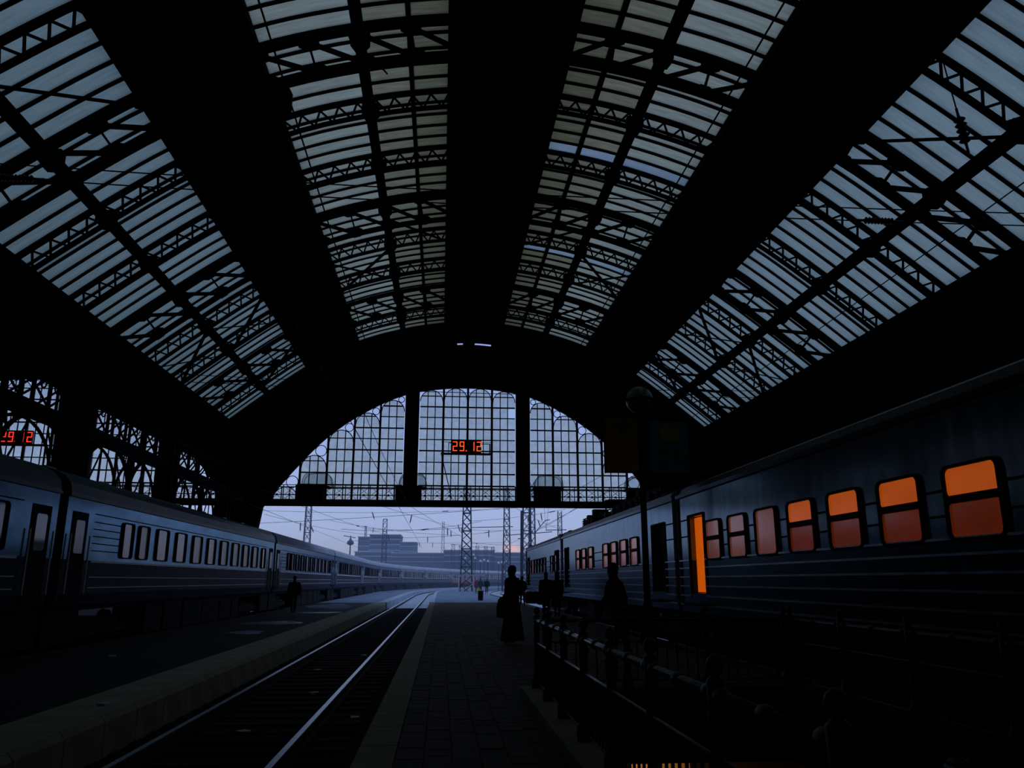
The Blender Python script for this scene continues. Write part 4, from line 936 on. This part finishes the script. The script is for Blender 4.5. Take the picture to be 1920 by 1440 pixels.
# ------------------------------------------------------------------ overhead wires and insulators inside the shed
def wire(name, pts, r, label, group=None, cat='wire'):
    mb = MB(); mb.tube(pts, r, 5); o = mb.build(name, 'wire'); return tag(o, label, cat, group)
def insul(p, d, L, r, label, group, rod=0):
    d = Vector(d).normalized(); t = empty('insulator_string', p); nseg = max(4, int(L/(r*.9))); mb = MB(); prof_ = [(.02, -.12), (.03, 0)]
    for i in range(nseg): z = L*i/nseg; prof_ += [(r*.45, z), (r, z+L/nseg*.45), (r*.9, z+L/nseg*.6)]
    prof_ += [(.03, L), (.02, L+.12)]; mb.lathe(prof_, n=10); o = mb.build('discs', 'insulator', t)
    mb = MB(); mb.tube([(0, 0, -.2), (0, 0, 0)], .025, 6); mb.tube([(0, 0, L), (0, 0, L+.2)], .025, 6); mb.build('end_fitting', 'insulator', t)
    if rod: mb = MB(); mb.tube([(0, 0, -rod), (0, 0, -.1)], .014, 5); mb.build('suspension_rod', 'wire', t)
    t.rotation_mode = 'QUATERNION'; t.rotation_quaternion = Vector((0, 0, 1)).rotation_difference(d)
    return tag(t, label, 'insulator', group)
def sag(p, q, s, n=8):
    return [(p[0]+(q[0]-p[0])*i/n, p[1]+(q[1]-p[1])*i/n, p[2]+(q[2]-p[2])*i/n-4*s*(i/n)*(1-i/n)) for i in range(n+1)]
for k, y in enumerate((14.2, 30.2)):
    for dz in (0, .28):
        wire('cross_wire', sag((XA+.4, y, 9.0+dz), (CX0+HALF-.2, y, 8.8+dz), .25), .014, 'thin cross-span wire stretched between the side walls under the vault', 'cross-span wires under the vault')
insul((8.5, 14.2, 8.67), (1, 0, .0), .62, .075, 'ribbed insulator on the cross-span wire above the suburban train', None)
insul((-8.4, 14.2, 8.83), (1, 0, .0), .62, .075, 'ribbed insulator on the cross-span wire above the long distance train', None)
insul((9.75, 12.7, 10.15), (.12, .0, -1), .55, .11, 'stubby ribbed insulator hanging over the roof of the lit railcar', None, 5.3)
insul((-2.2, 19.8, 15.9), (.5, .0, -.6), .42, .07, 'small ribbed insulator hanging under the high skylight', None)
for i, X in enumerate((-2.43, -10.43, 7.75)):
    nm = ('empty track', 'long distance train', 'suburban train')[i]
    wire('contact_wire', [(X, 2, 5.55), (X, 105, 5.55)], .012, 'contact wire running lengthwise above the '+nm)
    wire('carrier_wire', sag((X, 2, 6.95), (X, 57.2, 6.95), .5, 12), .010, 'sagging carrier wire running lengthwise above the '+nm)
td = empty('roof_motor', (-4.75, 19.8, 14.35)); tag(td, 'bulky dark hoist motor hanging under the edge of the high skylight', 'motor')
mb = MB(); mb.lathe([(.2, -.45), (.34, -.4), (.38, -.2), (.38, .25), (.3, .42), (.12, .5)], n=14); mb.build('body', 'soot_steel', td, True)
mb = MB(); mb.bar((0, 0, .4), (0, 0, .75), .08); mb.build('hanger', 'soot_steel', td)

# ------------------------------------------------------------------ the yard outside
def mast(x, y, h, wb, wt, label, group=None, panels=12, m='mast_steel'):
    t = empty('lattice_mast', (x, y, -.42)); c = lambda z: (wb+(wt-wb)*z/h)/2
    for sx_ in (-1, 1):
        for sy in (-1, 1): mb = MB(); mb.bar((sx_*c(0), sy*c(0), 0), (sx_*c(h), sy*c(h), h), wb*.085); mb.build('leg', m, t)
    for k in range(panels):
        z0, z1 = h*k/panels, h*(k+1)/panels; mb = MB(); a, b = c(z0), c(z1); w = wb*.05
        for s in (-1, 1):
            mb.bar((-a, s*a, z0), (b, s*b, z1), w); mb.bar((a, s*a, z0), (-b, s*b, z1), w)
            mb.bar((s*a, -a, z0), (s*b, b, z1), w); mb.bar((s*a, a, z0), (s*b, -b, z1), w)
            if k % 2 == 0: mb.bar((-b, s*b, z1), (b, s*b, z1), w*1.3); mb.bar((s*b, -b, z1), (s*b, b, z1), w*1.3)
        mb.build('cross_bracing', m, t)
    return tag(t, label, 'mast', group)
def at(u, Y): return (u-826.0)/1503.0*Y
m1 = mast(at(873, 118), 118, 15.5, 1.75, .95, 'dark lattice mast standing on the snowy platform inside the pale crash barrier', None, 12)
mast(at(948, 150), 150, 19, 1.55, .8, 'dark lattice mast in the yard between the barrier mast and the paired masts', None, 13)
mast(at(986, 112), 112, 15, 1.3, .95, 'front one of two lattice masts close together beside the suburban train', None, 12)
mast(at(996, 140), 140, 19, 1.3, .8, 'rear one of two lattice masts close together beside the suburban train', None, 12)
mast(at(1049, 160), 160, 15.6, .95, .75, 'slim lattice mast rising behind the roof of the suburban train', None, 12)
mast(at(580, 170), 170, 20, 1.5, 1.0, 'lattice mast behind the nearest snowy roofed coaches', None, 12)
mast(at(721, 210), 210, 17.5, 1.3, 1.0, 'lattice mast in front of the stepped office block', None, 11)
mast(at(829, 392), 392, 30, 2.0, 1.0, 'tall slender pale mast on the skyline beyond the office block', None, 12)
mast(at(686, 440), 440, 31, 2.0, .8, 'faint antenna mast rising over the office block roof', None, 10)
for i, (u, Y, h) in enumerate(((848, 262, 13.4), (862, 262, 13.0), (893, 262, 12.9), (909, 262, 12.8), (922, 262, 12.6), (1012, 262, 13))):
    mast(at(u, Y), Y, h, 1.4, .9, 'small distant lattice mast of the yard gantries', 'small distant gantry masts', 7)
bp = empty('yard_pole', (at(976, 108), 108, -.42)); tag(bp, 'plain dark pole beside the front lattice mast', 'pole')
mb = MB(); mb.lathe([(.2, 0), (.16, 8), (.13, 11.2)], n=10); mb.build('shaft', 'mast_steel', bp, True)
mb = MB(); mb.box(-.5, .5, -.05, .05, 7.4, 7.5); mb.build('arm', 'mast_steel', bp)
cb = empty('crash_barrier', (at(873, 112), 112, .01)); tag(cb, 'pale timber barrier with diagonals around the foot of the lattice mast', 'barrier')
for x in (-1.0, 1.0): mb = MB(); mb.box(x-.07, x+.07, -.07, .07, 0, 2.3); mb.build('post', 'fence_pale', cb)
mb = MB(); mb.bar((-2.6, 0, 2.25), (2.6, 0, 2.25), .1); mb.build('top_rail', 'fence_pale', cb)
for p, q in (((-1, 0, 2.2), (1, 0, 1.1)), ((1, 0, 1.1), (-.2, 0, .3)), ((-1, 0, .5), (-.3, 0, .1))): mb = MB(); mb.bar(p, q, .1); mb.build('diagonal', 'fence_pale', cb)
# cantilevers, wires, insulators
def beam_arm(u0, v0, u1, v1, Y, label, r=.06):
    z = lambda v: CAMH+(1089-v)/1440.0*Y
    mb = MB(); mb.tube([(at(u0, Y), Y, z(v0)), (at(u1, Y), Y, z(v1))], r, 6); o = mb.build('cantilever_arm', 'mast_steel'); return tag(o, label, 'cantilever', 'cantilever arms of the yard')
for a in ((882, 996, 960, 994, 118), (955, 1009, 1034, 1003, 112), (1000, 1007, 1021, 983, 112), (1021, 983, 1030, 981, 112), (1022, 1000, 1062, 999, 112), (858, 1030, 925, 1031, 262), (843, 1026, 866, 1027, 262)): beam_arm(*a, 'thin cantilever arm reaching over the yard tracks')
def zpx(v, Y): return CAMH+(1089-v)/1440.0*Y
k = 0
for (u0, v0, Ya, u1, v1, Yb, s) in ((470, 992, 90, 935, 962, 90, .1), (480, 968, 120, 1000, 958, 120, .6), (500, 975, 100, 700, 1010, 150, .4), (560, 958, 100, 760, 1018, 170, .3), (760, 955, 100, 905, 1030, 190, .4),
        (690, 999, 140, 872, 996, 118, .3), (700, 1015, 160, 950, 1000, 150, .5), (873, 985, 118, 1060, 962, 118, .3), (880, 1000, 118, 1050, 990, 150, .5), (640, 1000, 130, 900, 985, 130, .8), (700, 955, 90, 880, 1000, 170, .3), (960, 958, 110, 1060, 1000, 140, .4),
        (985, 1010, 112, 1080, 960, 112, .2), (620, 985, 170, 860, 1010, 170, .6), (1018, 940, 112, 1023, 1000, 112, 0), (1030, 940, 112, 1023, 1000, 112, 0), (660, 1020, 200, 960, 1022, 200, .4), (880, 1023, 180, 1000, 1027, 190, .2)):
    P_ = sag((at(u0, Ya), Ya, zpx(v0, Ya)), (at(u1, Yb), Yb, zpx(v1, Yb)), s, 12)
    wire('catenary_wire', P_, .022 if Ya < 130 else .03, 'thin overhead wire strung across the open yard', 'overhead wires of the open yard')
    rnd = random.Random(int(u0+v0)); js = rnd.sample(range(2, 11), 2) if s > .25 else []
    for j in js:
        p_, q_ = Vector(P_[j]), Vector(P_[j+1])
        if rnd.random() < .55: insul(p_, (rnd.uniform(-.3, .5), 0, -1), .95, .10, 'dark insulator string hanging from the wires of the open yard', 'insulator strings hanging in the open yard')
        else: insul(p_, q_-p_, .9, .09, 'dark insulator string set in line with a wire of the open yard', 'in-line insulators of the open yard')
# platform lamps with snowy globes
for i, (u, v, Y) in enumerate(((863, 1044, 170), (871, 1050, 165), (886, 1044, 175), (889, 1050, 170), (899, 1055, 160), (906, 1053, 165), (913, 1055, 160), (933, 1058, 160), (939, 1057, 165), (946, 1056, 170))):
    L = empty('globe_lamp', (at(u, Y), Y, -.42)); zz = zpx(v, Y)+.42
    mb = MB(); mb.lathe([(.1, 0), (.07, .8), (.05, zz-.2), (.12, zz-.18)], n=8); mb.build('pole', 'mast_steel', L, True)
    mb = MB(); mb.lathe([(.1, zz-.2)]+[(.24*math.cos(R_(g)), zz+.24*math.sin(R_(g))) for g in range(-60, 90, 20)]+[(.02, zz+.24)], n=12); mb.build('globe', 'lamp_globe_snow', L, True)
    tag(L, 'distant yard lamp with a round white globe', 'lamp', 'globe lamps of the far platforms')
yl = empty('yard_floodlight', (at(659, 150), 150, -.42)); tag(yl, 'floodlight pole with a round lamp cluster above the curved train', 'lamp')
mb = MB(); mb.lathe([(.14, 0), (.09, 10)], n=8); mb.build('pole', 'mast_steel', yl, True)
mb = MB(); mb.lathe([(.3, 8.3), (.62, 8.5), (.6, 8.9), (.25, 9.2), (.1, 9.6)], n=12); mb.build('lamp_cluster', 'far_wall', yl, True)
mb = MB(); mb.bar((-1.3, 0, 10), (.9, 0, 9.6), .12); mb.build('arm', 'mast_steel', yl)
# far buildings
def building(Y, blocks, label, depth=25, wm='far_wall'):
    xs = [at(b[0], Y) for b in blocks]+[at(b[1], Y) for b in blocks]; cx = (min(xs)+max(xs))/2
    t = empty('office_building', (cx, Y, -.42))
    for (u0, u1, v, rows, cols) in blocks:
        x0, x1, h = at(u0, Y)-cx, at(u1, Y)-cx, zpx(v, Y)+.42; mb = MB(); mb.box(x0, x1, 0, depth, 0, h); w = mb.build('block', wm, t)
        mb = MB(); mb.box(x0-.3, x1+.3, -.3, depth, h, h+.35); mb.build('snowy_parapet', 'roof_snow', w)
        zb = zpx(1056, Y)
        for r in range(rows):
            z = zb+(h-zb)*(r+.35)/rows; zh = (h-zb)/rows*.5
            for c_ in range(cols):
                a = x0+(x1-x0)*(c_+.12)/cols; b_ = x0+(x1-x0)*(c_+.88)/cols; mb = MB(); mb.box(a, b_, -.15, .05, z, z+zh); mb.build('window', 'far_glass', w)
            mb = MB(); mb.box(x0-.2, x1+.2, -.7, 0, z-zh*.4, z-zh*.15); mb.build('balcony_ledge', 'roof_snow', w)
    return tag(t, label, 'building')
building(400, [(673, 694, 1014, 5, 4), (694, 750, 1010, 5, 8), (750, 780, 1023, 4, 5)], 'stepped glassy office block with a rounded end on the skyline')
b2 = building(330, [(668, 735, 1040, 2, 10), (735, 832, 1042, 2, 14)], 'long low building below the stepped office block')
building(300, [(832, 845, 1037, 2, 2), (845, 925, 1037, 2, 12), (925, 1010, 1041, 2, 10)], 'long low shed building behind the yard masts', wm='far_wall_dark')
# smoke-blue winter haze over the yard
mb = MB(); mb.box(-420, 420, 59.4, 760, -.40, 16); hz = mb.mesh('haze', 'soot_roof')
hm = bpy.data.materials.new('haze'); hm.use_nodes = True; t = hm.node_tree; t.nodes.clear()
ou = t.nodes.new('ShaderNodeOutputMaterial'); vs_ = t.nodes.new('ShaderNodeVolumeScatter'); vs_.inputs['Color'].default_value = (.50, .66, 1.0, 1); vs_.inputs['Density'].default_value = .0021; vs_.inputs['Anisotropy'].default_value = .1
t.links.new(vs_.outputs[0], ou.inputs['Volume']); hz.materials.clear(); hz.materials.append(hm)
ho = link('haze', hz); tag(ho, 'thin blue haze hanging over the open railway yard', 'haze', kind='stuff')
